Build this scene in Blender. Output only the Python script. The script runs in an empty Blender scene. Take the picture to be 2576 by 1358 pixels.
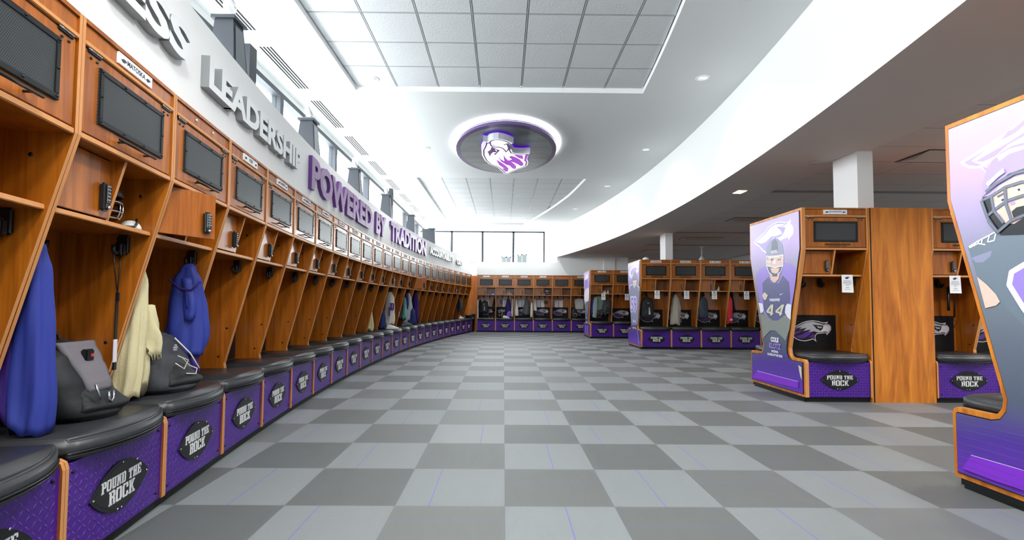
import bpy, bmesh, math, random
from mathutils import Vector, Matrix
import numpy as np
R_ = random.Random(7)
sc = bpy.context.scene
COL = sc.collection
PI = math.pi

# ------------------------------------------------------------------ camera
CR = (0.9999578406, -0.0060060404, 0.0069458256)
CU = (-0.0072030891, -0.0439300109, 0.9990086434)
CF = (0.0056949561, 0.9990165572, 0.0439714209)
CH = 1.1197942827
FPX, PPX, PPY = 1222.3972591822, 1274.06970498, 711.571744
cd = bpy.data.cameras.new('camera'); cam = bpy.data.objects.new('camera', cd); COL.objects.link(cam)
cd.sensor_fit = 'HORIZONTAL'; cd.sensor_width = 36.0; cd.lens = FPX / 2576 * 36
cd.shift_x = (1288 - PPX) / 2576; cd.shift_y = (PPY - 679) / 2576
cd.clip_start = 0.05; cd.clip_end = 300
m = Matrix(((CR[0], CU[0], -CF[0], 0), (CR[1], CU[1], -CF[1], 0), (CR[2], CU[2], -CF[2], CH), (0, 0, 0, 1)))
cam.matrix_world = m
sc.camera = cam

def back(u, v, x=None, y=None, z=None):
    """point of the place seen at photo pixel u, v on the plane x=, y= or z="""
    a = (u - PPX) / FPX; b = (v - PPY) / FPX
    d = [CF[i] + a * CR[i] - b * CU[i] for i in range(3)]
    t = y / d[1] if y is not None else ((z - CH) / d[2] if z is not None else x / d[0])
    return Vector((t * d[0], t * d[1], CH + t * d[2]))

# ------------------------------------------------------------------ world, light, exposure
w = bpy.data.worlds.new('world'); sc.world = w; w.use_nodes = True
bg = w.node_tree.nodes['Background']; bg.inputs[0].default_value = (0.96, 0.98, 1.0, 1); bg.inputs[1].default_value = 9.5
sc.view_settings.view_transform = 'Standard'; sc.view_settings.look = 'None'
sc.view_settings.exposure = 0.5; sc.view_settings.gamma = 1.0; sc.view_settings.use_curve_mapping = False
sc.cycles.max_bounces = 10; sc.cycles.diffuse_bounces = 6; sc.cycles.glossy_bounces = 4
sc.cycles.transparent_max_bounces = 12
sc.cycles.sample_clamp_indirect = 8.0
sc.cycles.use_denoising = True
sc.cycles.caustics_reflective = False; sc.cycles.caustics_refractive = False

def area(name, loc, rot, sx, sy, power=0.0, portal=False, color=(1, 1, 1)):
    l = bpy.data.lights.new(name, 'AREA'); l.shape = 'RECTANGLE'; l.size = sx; l.size_y = sy
    l.energy = power; l.color = color
    if portal: l.cycles.is_portal = True
    o = bpy.data.objects.new(name, l); COL.objects.link(o); o.location = loc; o.rotation_euler = rot
    return o
XW = -3.25          # clerestory wall
YB = 20.25          # far wall
YR = -4.0           # wall behind the camera
XR = 9.2            # right wall
ZC = 4.26; ZL = 3.05; ZT = 4.33
area('clerestory_daylight', (XW - .12, 8.1, 3.53), (0, -PI / 2, 0), 1.3, 24.3, portal=True)
area('far_window_daylight', (-.75, YB + .12, 3.5), (-PI / 2, 0, 0), 5.0, 1.35, portal=True)
area('added_rear_window_daylight', (0.1, YR - .12, 3.55), (PI / 2, 0, 0), 6.6, 1.2, portal=True)  # portal for the added, unseen rear window that brightens the room

# ------------------------------------------------------------------ colours and materials
def S(r, g, b):
    f = lambda c: (c / 255 / 12.92) if c / 255 <= .04045 else ((c / 255 + .055) / 1.055) ** 2.4
    return (f(r), f(g), f(b), 1)
MATS = {}
def nt(name):
    mt = bpy.data.materials.new(name); mt.use_nodes = True
    n = mt.node_tree; b = n.nodes['Principled BSDF']
    return mt, n, b
def plain(name, col, rough=.5, metal=0., spec=.5, noise=0, nscale=60, bump=0., emit=None, est=0., coat=0.):
    if name in MATS: return MATS[name]
    mt, n, b = nt(name)
    b.inputs['Base Color'].default_value = col; b.inputs['Roughness'].default_value = rough
    b.inputs['Metallic'].default_value = metal; b.inputs['Specular IOR Level'].default_value = spec
    b.inputs['Coat Weight'].default_value = coat
    tc = n.nodes.new('ShaderNodeTexCoord'); nz = n.nodes.new('ShaderNodeTexNoise')
    nz.inputs['Scale'].default_value = nscale; nz.inputs['Detail'].default_value = 4
    n.links.new(tc.outputs['Object'], nz.inputs['Vector'])
    if noise:
        mx = n.nodes.new('ShaderNodeMix'); mx.data_type = 'RGBA'
        mx.inputs[6].default_value = tuple(c * (1 - noise) for c in col[:3]) + (1,)
        mx.inputs[7].default_value = tuple(min(1, c * (1 + noise)) for c in col[:3]) + (1,)
        n.links.new(nz.outputs['Fac'], mx.inputs[0]); n.links.new(mx.outputs[2], b.inputs['Base Color'])
    if bump:
        bp = n.nodes.new('ShaderNodeBump'); bp.inputs['Strength'].default_value = bump; bp.inputs['Distance'].default_value = .004
        n.links.new(nz.outputs['Fac'], bp.inputs['Height']); n.links.new(bp.outputs[0], b.inputs['Normal'])
    if emit:
        b.inputs['Emission Color'].default_value = emit; b.inputs['Emission Strength'].default_value = est
    MATS[name] = mt
    return mt
def mth(n, op, a, b=None, c=None):
    x = n.nodes.new('ShaderNodeMath'); x.operation = op
    for i, v in enumerate((a, b, c)):
        if v is None: continue
        if isinstance(v, (int, float)): x.inputs[i].default_value = v
        else: n.links.new(v, x.inputs[i])
    return x.outputs[0]
def mixc(n, f, a, b):
    x = n.nodes.new('ShaderNodeMix'); x.data_type = 'RGBA'
    for s, v in ((0, f), (6, a), (7, b)):
        if isinstance(v, (int, float)): x.inputs[s].default_value = v
        elif isinstance(v, tuple): x.inputs[s].default_value = v
        else: n.links.new(v, x.inputs[s])
    return x.outputs[2]
def wood(name, c1, c2, rough=.34, sx=14., sz=.9, coat=.15):
    mt, n, b = nt(name)
    tc = n.nodes.new('ShaderNodeTexCoord'); mp = n.nodes.new('ShaderNodeMapping')
    mp.inputs['Scale'].default_value = (sx, sx, sz); n.links.new(tc.outputs['Object'], mp.inputs[0])
    oi = n.nodes.new('ShaderNodeObjectInfo')
    cmb = n.nodes.new('ShaderNodeCombineXYZ'); n.links.new(mth(n, 'MULTIPLY', oi.outputs['Random'], 40.), cmb.inputs[2])
    n.links.new(cmb.outputs[0], mp.inputs['Location'])
    z1 = n.nodes.new('ShaderNodeTexNoise'); z1.inputs['Scale'].default_value = 1.; z1.inputs['Detail'].default_value = 5; z1.inputs['Distortion'].default_value = 1.6
    n.links.new(mp.outputs[0], z1.inputs['Vector'])
    z2 = n.nodes.new('ShaderNodeTexNoise'); z2.inputs['Scale'].default_value = 7.; z2.inputs['Detail'].default_value = 3
    n.links.new(mp.outputs[0], z2.inputs['Vector'])
    f = mth(n, 'ADD', mth(n, 'MULTIPLY', z1.outputs['Fac'], .75), mth(n, 'MULTIPLY', z2.outputs['Fac'], .25))
    cr = n.nodes.new('ShaderNodeValToRGB'); cr.color_ramp.elements[0].position = .36; cr.color_ramp.elements[1].position = .66
    cr.color_ramp.elements[0].color = c1; cr.color_ramp.elements[1].color = c2
    n.links.new(f, cr.inputs[0]); n.links.new(cr.outputs[0], b.inputs['Base Color'])
    b.inputs['Roughness'].default_value = rough; b.inputs['Coat Weight'].default_value = coat; b.inputs['Coat Roughness'].default_value = .16
    MATS[name] = mt
    return mt
def tread(name, col, hi, cell=.032, rough=.33, metal=.2):
    """diamond tread plate: crossed raised lozenges on x/z"""
    mt, n, b = nt(name)
    tc = n.nodes.new('ShaderNodeTexCoord'); sp = n.nodes.new('ShaderNodeSeparateXYZ'); n.links.new(tc.outputs['Object'], sp.inputs[0])
    u = mth(n, 'DIVIDE', sp.outputs[0], cell); v = mth(n, 'DIVIDE', sp.outputs[2], cell)
    pu = mth(n, 'SUBTRACT', mth(n, 'FRACT', u), .5); pv = mth(n, 'SUBTRACT', mth(n, 'FRACT', v), .5)
    par = mth(n, 'MODULO', mth(n, 'ADD', mth(n, 'ADD', mth(n, 'FLOOR', u), mth(n, 'FLOOR', v)), 1000.), 2.)
    sg = mth(n, 'SUBTRACT', 1., mth(n, 'MULTIPLY', par, 2.))
    sv = mth(n, 'MULTIPLY', sg, pv)
    a = mth(n, 'MULTIPLY', mth(n, 'ADD', pu, sv), .7071 / .46); c = mth(n, 'MULTIPLY', mth(n, 'SUBTRACT', pu, sv), .7071 / .15)
    d = mth(n, 'SUBTRACT', 1., mth(n, 'ADD', mth(n, 'MULTIPLY', a, a), mth(n, 'MULTIPLY', c, c)))
    h = mth(n, 'MAXIMUM', d, 0.)
    bp = n.nodes.new('ShaderNodeBump'); bp.inputs['Strength'].default_value = 1.; bp.inputs['Distance'].default_value = .0035
    n.links.new(h, bp.inputs['Height']); n.links.new(bp.outputs[0], b.inputs['Normal'])
    n.links.new(mixc(n, mth(n, 'MULTIPLY', h, .55), col, hi), b.inputs['Base Color']); b.inputs['Specular IOR Level'].default_value = .5 if metal else .2
    b.inputs['Roughness'].default_value = rough; b.inputs['Metallic'].default_value = metal
    MATS[name] = mt
    return mt
def perf(name, col, hole, cell=.011, rad=.33, rough=.4, metal=.4):
    mt, n, b = nt(name)
    tc = n.nodes.new('ShaderNodeTexCoord'); sp = n.nodes.new('ShaderNodeSeparateXYZ'); n.links.new(tc.outputs['Object'], sp.inputs[0])
    v = mth(n, 'DIVIDE', sp.outputs[2], cell * .866)
    sh = mth(n, 'MULTIPLY', mth(n, 'MODULO', mth(n, 'ADD', mth(n, 'FLOOR', v), 1000.), 2.), .5)
    u = mth(n, 'ADD', mth(n, 'DIVIDE', sp.outputs[0], cell), sh)
    pu = mth(n, 'SUBTRACT', mth(n, 'FRACT', u), .5); pv = mth(n, 'SUBTRACT', mth(n, 'FRACT', v), .5)
    d = mth(n, 'SQRT', mth(n, 'ADD', mth(n, 'MULTIPLY', pu, pu), mth(n, 'MULTIPLY', pv, pv)))
    f = mth(n, 'LESS_THAN', d, rad)
    n.links.new(mixc(n, f, col, hole), b.inputs['Base Color'])
    b.inputs['Roughness'].default_value = rough; b.inputs['Metallic'].default_value = metal
    MATS[name] = mt
    return mt

WOOD = wood('cherry_laminate', S(138, 72, 8), S(182, 104, 24), rough=.34, coat=.3)
WOODP = wood('oak_tone_laminate', S(168, 92, 16), S(222, 138, 42), rough=.4, sx=7., sz=.7)
EDGE = plain('edge_banding', S(205, 142, 84), .42, noise=.08, nscale=30)
BLACKM = plain('black_metal', S(34, 36, 38), .38, .5)
BLACKP = plain('black_plastic', S(20, 20, 22), .35)
GREYKEY = plain('keypad_grey', S(120, 124, 128), .4)
CHROME = plain('chrome', S(215, 218, 222), .15, 1.)
VINYL = plain('black_vinyl', S(44, 46, 49), .36, spec=.55, bump=.12, nscale=420)
SEAM = plain('vinyl_welt', S(30, 31, 33), .3)
PURP = tread('purple_tread_plate', S(74, 26, 142), S(120, 70, 186))
BTREAD = tread('black_tread_plate', S(22, 22, 26), S(60, 62, 68), cell=.026, rough=.45, metal=0.)
MESHM = perf('perforated_screen', S(74, 79, 81), S(8, 9, 10), cell=.0085, rad=.36, rough=.38, metal=.3)
PERFB = perf('perforated_black', S(40, 42, 44), S(6, 6, 7), cell=.012, rad=.3)
TOEK = perf('vented_toe_kick', S(24, 25, 27), S(4, 4, 4), cell=.045, rad=.2, rough=.5)
WHITE = plain('white_lettering', S(225, 226, 228), .5)
SILVER = plain('brushed_silver', S(196, 199, 203), .35, .35)
LSILV = plain('emblem_silver', S(170, 172, 180), .45)
LLITE = plain('emblem_light', S(222, 218, 228), .45)
LPURP = plain('emblem_purple', S(84, 44, 140), .45)
LBLK = plain('emblem_black', S(14, 13, 16), .45)
PAPER = plain('paper', S(236, 238, 242), .7)
INK = plain('ink', S(58, 62, 74), .7)
WALL = plain('wall_paint', S(238, 239, 238), .75, bump=.03, nscale=180)
CEIL = plain('ceiling_paint', S(220, 223, 223), .8)
LCEIL = plain('lower_ceiling_paint', S(205, 198, 196), .8)
COLP = plain('column_paint', S(238, 239, 240), .7)
FRAME = plain('window_frame_metal', S(66, 70, 76), .55, .1, .3)
WIREP = plain('white_metal', S(235, 236, 237), .5)

# ------------------------------------------------------------------ mesh builder
class MB:
    def __init__(s): s.v = []; s.f = []; s.m = []; s.mats = []; s.sm = []
    def mi(s, mat):
        if mat not in s.mats: s.mats.append(mat)
        return s.mats.index(mat)
    def add(s, vs, fs, mat, smooth=False):
        o = len(s.v); k = s.mi(mat); s.v += [tuple(p) for p in vs]
        for f in fs: s.f.append([i + o for i in f]); s.m.append(k); s.sm.append(smooth)
    def box(s, x0, x1, y0, y1, z0, z1, mat):
        vs = [(x, y, z) for x in (x0, x1) for y in (y0, y1) for z in (z0, z1)]
        s.add(vs, [(0, 1, 3, 2), (4, 6, 7, 5), (0, 4, 5, 1), (2, 3, 7, 6), (0, 2, 6, 4), (1, 5, 7, 3)], mat)
    def bbox(s, x0, x1, y0, y1, z0, z1, mat, r=.004, seg=2):
        bm = bmesh.new(); bmesh.ops.create_cube(bm, size=1)
        for v in bm.verts:
            v.co = Vector(((x0 + x1) / 2 + v.co.x * (x1 - x0), (y0 + y1) / 2 + v.co.y * (y1 - y0), (z0 + z1) / 2 + v.co.z * (z1 - z0)))
        bmesh.ops.bevel(bm, geom=bm.edges[:], offset=r, segments=seg, affect='EDGES')
        s.bm(bm, mat, False)
    def bm(s, bm, mat, smooth=False):
        bm.verts.index_update()
        s.add([v.co[:] for v in bm.verts], [[v.index for v in f.verts] for f in bm.faces], mat, smooth); bm.free()
    def prism(s, pts, a, b, mat, f=None, capm=None, smooth=False, sidem=None):
        """pts 2-D polygon; f(p, q, h) -> 3-D; extruded h from a to b"""
        n = len(pts); f = f or (lambda p, q, h: (p, q, h))
        vs = [f(p[0], p[1], a) for p in pts] + [f(p[0], p[1], b) for p in pts]
        s.add(vs, [tuple(range(n - 1, -1, -1)), tuple(range(n, 2 * n))], capm or mat)
        s.add(vs, [(i, (i + 1) % n, n + (i + 1) % n, n + i) for i in range(n)], sidem or mat, smooth)
    def tube(s, pts, r, mat, seg=8, cap=True):
        pts = [Vector(p) for p in pts]; n = len(pts); rs = r if isinstance(r, (list, tuple)) else [r] * n
        vs = []; up = None
        for i, p in enumerate(pts):
            t = (pts[min(i + 1, n - 1)] - pts[max(i - 1, 0)])
            t = t.normalized() if t.length > 1e-9 else Vector((0, 0, 1))
            if up is None: up = t.orthogonal().normalized()
            up = (up - t * up.dot(t)); up = up.normalized() if up.length > 1e-6 else t.orthogonal().normalized()
            sd = t.cross(up)
            for k in range(seg):
                a = 2 * PI * k / seg; vs.append(p + (up * math.cos(a) + sd * math.sin(a)) * rs[i])
        fs = [(i * seg + k, i * seg + (k + 1) % seg, (i + 1) * seg + (k + 1) % seg, (i + 1) * seg + k) for i in range(n - 1) for k in range(seg)]
        if cap: fs += [tuple(range(seg - 1, -1, -1)), tuple(range((n - 1) * seg, n * seg))]
        s.add(vs, fs, mat, True)
    def lathe(s, prof, mat, seg=24, c=(0, 0, 0), smooth=True, sx=1., sy=1., cap=True):
        vs = [(c[0] + r * sx * math.cos(2 * PI * k / seg), c[1] + r * sy * math.sin(2 * PI * k / seg), c[2] + z) for r, z in prof for k in range(seg)]
        n = len(prof)
        fs = [(i * seg + k, i * seg + (k + 1) % seg, (i + 1) * seg + (k + 1) % seg, (i + 1) * seg + k) for i in range(n - 1) for k in range(seg)]
        if cap: fs += [tuple(range(seg - 1, -1, -1)), tuple(range((n - 1) * seg, n * seg))]
        s.add(vs, fs, mat, smooth)
    def sphere(s, c, rx, ry, rz, mat, u=20, v=12):
        prof = [(math.sin(PI * i / v), -math.cos(PI * i / v)) for i in range(v + 1)]
        vs = [(c[0] + rx * max(r, .001) * math.cos(2 * PI * k / u), c[1] + ry * max(r, .001) * math.sin(2 * PI * k / u), c[2] + rz * z) for r, z in prof for k in range(u)]
        fs = [(i * u + k, i * u + (k + 1) % u, (i + 1) * u + (k + 1) % u, (i + 1) * u + k) for i in range(v) for k in range(u)]
        s.add(vs, fs, mat, True)
    def body(s, rows, mat, nf=0, amp=0., seg=36, seed=0, pw=2.4, sub=4, ph=0., grow=1.):
        """soft body of horizontal sections: rows (z, cx, cy, rx, ry), with nf vertical folds of depth amp"""
        rr = random.Random(seed); sec = []
        ph0 = [rr.uniform(0, 6.28) for _ in range(4)]
        for i in range(len(rows) - 1):
            for j in range(sub):
                t = j / sub; t2 = t * t * (3 - 2 * t) if len(rows) > 3 else t
                sec.append([rows[i][k] * (1 - t) + rows[i + 1][k] * t if k == 0 else rows[i][k] * (1 - t2) + rows[i + 1][k] * t2 for k in range(5)])
        sec.append(list(rows[-1])); n = len(sec); vs = []
        for i, (z, cx, cy, rx, ry) in enumerate(sec):
            g = (i / (n - 1)) if n > 1 else 0
            for k in range(seg):
                a = 2 * PI * k / seg; ca, sa = math.cos(a), math.sin(a)
                q = (abs(ca) ** pw + abs(sa) ** pw) ** (-1 / pw)
                fold = 1 + amp * (.35 + .65 * g ** grow) * (math.sin(nf * a + ph0[0] + 1.2 * math.sin(3 * g + ph0[1])) + .5 * math.sin((nf * 2 + 1) * a + ph0[2] + 2 * g)) if nf else 1
                wob = amp * .03 * math.sin(9 * g + 2 * a + ph0[3])
                if nf: fold *= 1 + .10 * math.sin(2 * a + 4.2 * g + ph0[1]) + .07 * math.sin(3 * a - 7 * g + ph0[3])
                hem = (max(0., (g - .72) / .28) ** 1.5) * amp * .28 * (math.sin(2 * a + ph0[2]) + .7 * math.sin(5 * a + ph0[0]) + .5) if nf else 0.
                vs.append((cx + rx * q * ca * fold + wob * .5, cy + ry * q * sa * fold, z + wob + max(0., hem)))
        fs = [(i * seg + k, i * seg + (k + 1) % seg, (i + 1) * seg + (k + 1) % seg, (i + 1) * seg + k) for i in range(n - 1) for k in range(seg)]
        fs += [tuple(range(seg - 1, -1, -1)), tuple(range((n - 1) * seg, n * seg))]
        s.add(vs, fs, mat, True)
    def mesh(s, name):
        me = bpy.data.meshes.new(name); me.from_pydata(s.v, [], s.f)
        for mt in s.mats: me.materials.append(mt)
        me.polygons.foreach_set('material_index', s.m); me.polygons.foreach_set('use_smooth', s.sm)
        bm = bmesh.new(); bm.from_mesh(me); bmesh.ops.recalc_face_normals(bm, faces=bm.faces[:]); bm.to_mesh(me); bm.free()
        me.update()
        return me
    def build(s, name, parent=None, loc=None, rot=None):
        return put(name, s.mesh(name), parent, loc, rot)
def put(name, me, parent=None, loc=None, rot=None):
    o = bpy.data.objects.new(name, me); COL.objects.link(o)
    if parent: o.parent = parent
    if loc: o.location = loc
    if rot: o.rotation_euler = rot
    return o
def tag(o, label=None, cat=None, group=None, kind=None):
    if label: o['label'] = label
    if cat: o['category'] = cat
    if group: o['group'] = group
    if kind: o['kind'] = kind
    return o
def empty(name, loc, rz, label, cat, group=None):
    o = bpy.data.objects.new(name, None); COL.objects.link(o); o.location = loc; o.rotation_euler = (0, 0, rz)
    o.empty_display_size = .1
    return tag(o, label, cat, group)
def at(o, loc, rz=0):
    o.location = loc; o.rotation_euler = (0, 0, rz); return o
def struct(o): o['kind'] = 'structure'; return o

def text_polys(s, size=1., bold=0., ext=0., spacing=1., align='LEFT'):
    cu = bpy.data.curves.new('t', 'FONT'); cu.body = s; cu.size = size; cu.offset = bold; cu.extrude = ext
    cu.align_x = align; cu.space_character = spacing; cu.resolution_u = 3
    o = bpy.data.objects.new('t', cu); COL.objects.link(o)
    dg = bpy.context.evaluated_depsgraph_get(); me = bpy.data.meshes.new_from_object(o.evaluated_get(dg))
    vs = [v.co[:] for v in me.vertices]; fs = [tuple(p.vertices) for p in me.polygons]
    bpy.data.objects.remove(o); bpy.data.curves.remove(cu); bpy.data.meshes.remove(me)
    return vs, fs
def fit_text(mb, s, mat, f, w, h, ext=.002, bold=.0, align='C'):
    """text scaled to width w and cap height h, placed by f(x, y, z)"""
    vs, fs = text_polys(s, 1., bold, .5)
    if not vs: return
    x0 = min(v[0] for v in vs); x1 = max(v[0] for v in vs); y0 = 0 if True else 0; y1 = max(v[1] for v in vs); y0 = min(v[1] for v in vs)
    sx = w / (x1 - x0); sy = h / (y1 - y0)
    mb.add([f((v[0] - x0) * sx - (w / 2 if align == 'C' else 0), (v[1] - y0) * sy, (v[2] + .5) * ext) for v in vs], fs, mat)

# slab stencil capitals on a 10 x 14 grid
GL = {
 'P': [(1, 0, 4.2, 14), (0, 0, 5.2, 2), (0, 12, 4.2, 14), (5, 12, 9, 14), (7, 7.5, 10, 12.8), (5, 6, 9, 8)],
 'O': [(0, 1.5, 3, 12.5), (1, 0, 4.5, 2), (1, 12, 4.5, 14), (5.5, 0, 9, 2), (5.5, 12, 9, 14), (7, 1.5, 10, 12.5)],
 'U': [(0.8, 1.5, 3.8, 14), (0, 12, 4.6, 14), (1.6, 0, 4.6, 2), (5.4, 0, 8.4, 2), (6.6, 1.5, 9.2, 14), (5.6, 12, 10, 14)],
 'N': [(1, 0, 3.4, 14), (0, 0, 4.4, 2), (0, 12, 3.4, 14), 'N', (7.2, 0, 9.2, 14), (6, 12, 10, 14)],
 'D': [(1, 0, 4.2, 14), (0, 0, 4.2, 2), (0, 12, 4.2, 14), (5, 12, 9, 14), (7, 1.2, 10, 12.8), (5, 0, 9, 2)],
 'T': [(3.5, 0, 6.5, 14), (2.4, 0, 7.6, 2), (0, 12, 10, 14), (0, 9.5, 2, 14), (8, 9.5, 10, 14)],
 'H': [(.8, 0, 3.8, 14), (0, 0, 4.4, 2), (0, 12, 4.4, 14), (3.8, 6, 6.2, 8), (6.2, 0, 9.2, 14), (5.6, 0, 10, 2), (5.6, 12, 10, 14)],
 'E': [(1, 0, 4.2, 14), (0, 0, 4.2, 2), (0, 12, 4.2, 14), (5, 0, 10, 2), (5, 12, 10, 14), (5, 6, 8, 8), (8, 0, 10, 4.5), (8, 9.5, 10, 14)],
 'R': [(1, 0, 4.2, 14), (0, 0, 5.2, 2), (0, 12, 4.2, 14), (5, 12, 9, 14), (7, 8, 10, 12.8), (5, 6.4, 9, 8.4), (6.8, 0, 9.6, 6.6), (6.8, 0, 10.4, 2)],
 'C': [(0, 1.5, 3, 12.5), (1, 0, 4.5, 2), (1, 12, 4.5, 14), (5.5, 0, 9, 2), (5.5, 12, 9, 14), (7, 8.8, 10, 12.8), (7, 1.2, 10, 5)],
 'K': [(1, 0, 4.2, 14), (0, 0, 5, 2), (0, 12, 5, 14), 'K', (7, 0, 11, 2), (6.4, 12, 10.4, 14)],
}
def stencil(mb, s, cx, z0, w, h, y0, y1, mat):
    n = len(s); adv = 11.6; tot = sum(6 if c == ' ' else adv for c in s) - 1.6; k = w / tot; kz = h / 14; x = cx - w / 2
    for c in s:
        if c == ' ': x += 6 * k; continue
        for r in GL[c]:
            if r == 'N': P = [[(2.2, 14), (4.4, 14), (9.2, 2.4), (9.2, 0), (7.6, 0), (2.2, 11)]]
            elif r == 'K': P = [[(5, 7), (5, 9.4), (7.2, 13), (9.6, 13), (6.6, 7.6), (10.2, 1), (7.6, 1)]]
            else: P = [[(r[0], r[1]), (r[2], r[1]), (r[2], r[3]), (r[0], r[3])]]
            for q in P: mb.prism([(x + a * k, z0 + b * kz) for a, b in q], y0, y1, mat, f=lambda p, q2, hh: (p, hh, q2))
        x += adv * k

# ------------------------------------------------------------------ hawk head emblem (unit width, y up)
HK = lambda L: [((x - 440) / 447, (652 - y) / 447) for x, y in L]
H_OUT = HK([(858, 452), (846, 474), (870, 480), (887, 502), (887, 532), (868, 562), (844, 586), (834, 566), (790, 570), (745, 575), (728, 592), (724, 622), (737, 655), (700, 628), (670, 640), (620, 650), (570, 645), (530, 630), (495, 604), (470, 578), (440, 536), (468, 520), (510, 508), (550, 484), (592, 462), (640, 446), (700, 439), (760, 446), (800, 459), (830, 458)])
H_BLK = HK([(848, 466), (840, 478), (866, 486), (880, 505), (880, 531), (864, 556), (846, 574), (838, 560), (790, 563), (742, 568), (722, 590), (718, 622), (722, 638), (700, 620), (668, 632), (620, 643), (572, 638), (534, 623), (502, 598), (478, 572), (452, 537), (474, 526), (513, 514), (553, 490), (594, 469), (641, 453), (700, 446), (760, 453), (800, 466)])
H_SIL = HK([(842, 468), (812, 480), (765, 467), (700, 452), (642, 459), (596, 476), (556, 497), (520, 518), (590, 508), (560, 530), (640, 514), (600, 548), (680, 530), (650, 560), (715, 548), (745, 560), (785, 556), (800, 530), (790, 500), (835, 484)])
H_BEAK = HK([(808, 494), (838, 484), (864, 490), (876, 506), (876, 530), (860, 552), (846, 568), (842, 552), (820, 550), (790, 556), (752, 556), (788, 538)])
H_EYE = HK([(695, 480), (745, 485), (806, 491), (800, 522), (775, 545), (762, 530), (735, 522), (722, 502)])
H_EY2 = HK([(738, 494), (770, 502), (792, 500), (786, 518), (752, 514)])
H_PUR = [HK(l) for l in ([(458, 538), (516, 522), (560, 514), (540, 532), (500, 548), (476, 552)], [(486, 564), (545, 548), (600, 534), (566, 566), (520, 582), (500, 578)],
    [(520, 598), (585, 584), (640, 552), (700, 552), (660, 590), (615, 618), (560, 620)], [(655, 612), (690, 584), (716, 574), (710, 616), (690, 608)])]
def hawk(mb, f, w, x0, z0, d=.0015, pal=None):
    """f(a, b, h): a right, b up, h out of the surface"""
    o, b, s_, k, p = pal or (LLITE, LBLK, LSILV, LLITE, LPURP)
    L = [(H_OUT, o), (H_BLK, b), (H_SIL, s_)] + [(q, p) for q in H_PUR] + [(H_BEAK, k), (H_EYE, b), (H_EY2, s_)]
    lev = [1, 2, 3, 3, 3, 3, 3, 4, 5, 6]
    for (q, mt), l in zip(L, lev):
        mb.prism([(x0 + a * w, z0 + c * w) for a, c in q], 0, d * l, mt, f=f)

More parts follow.
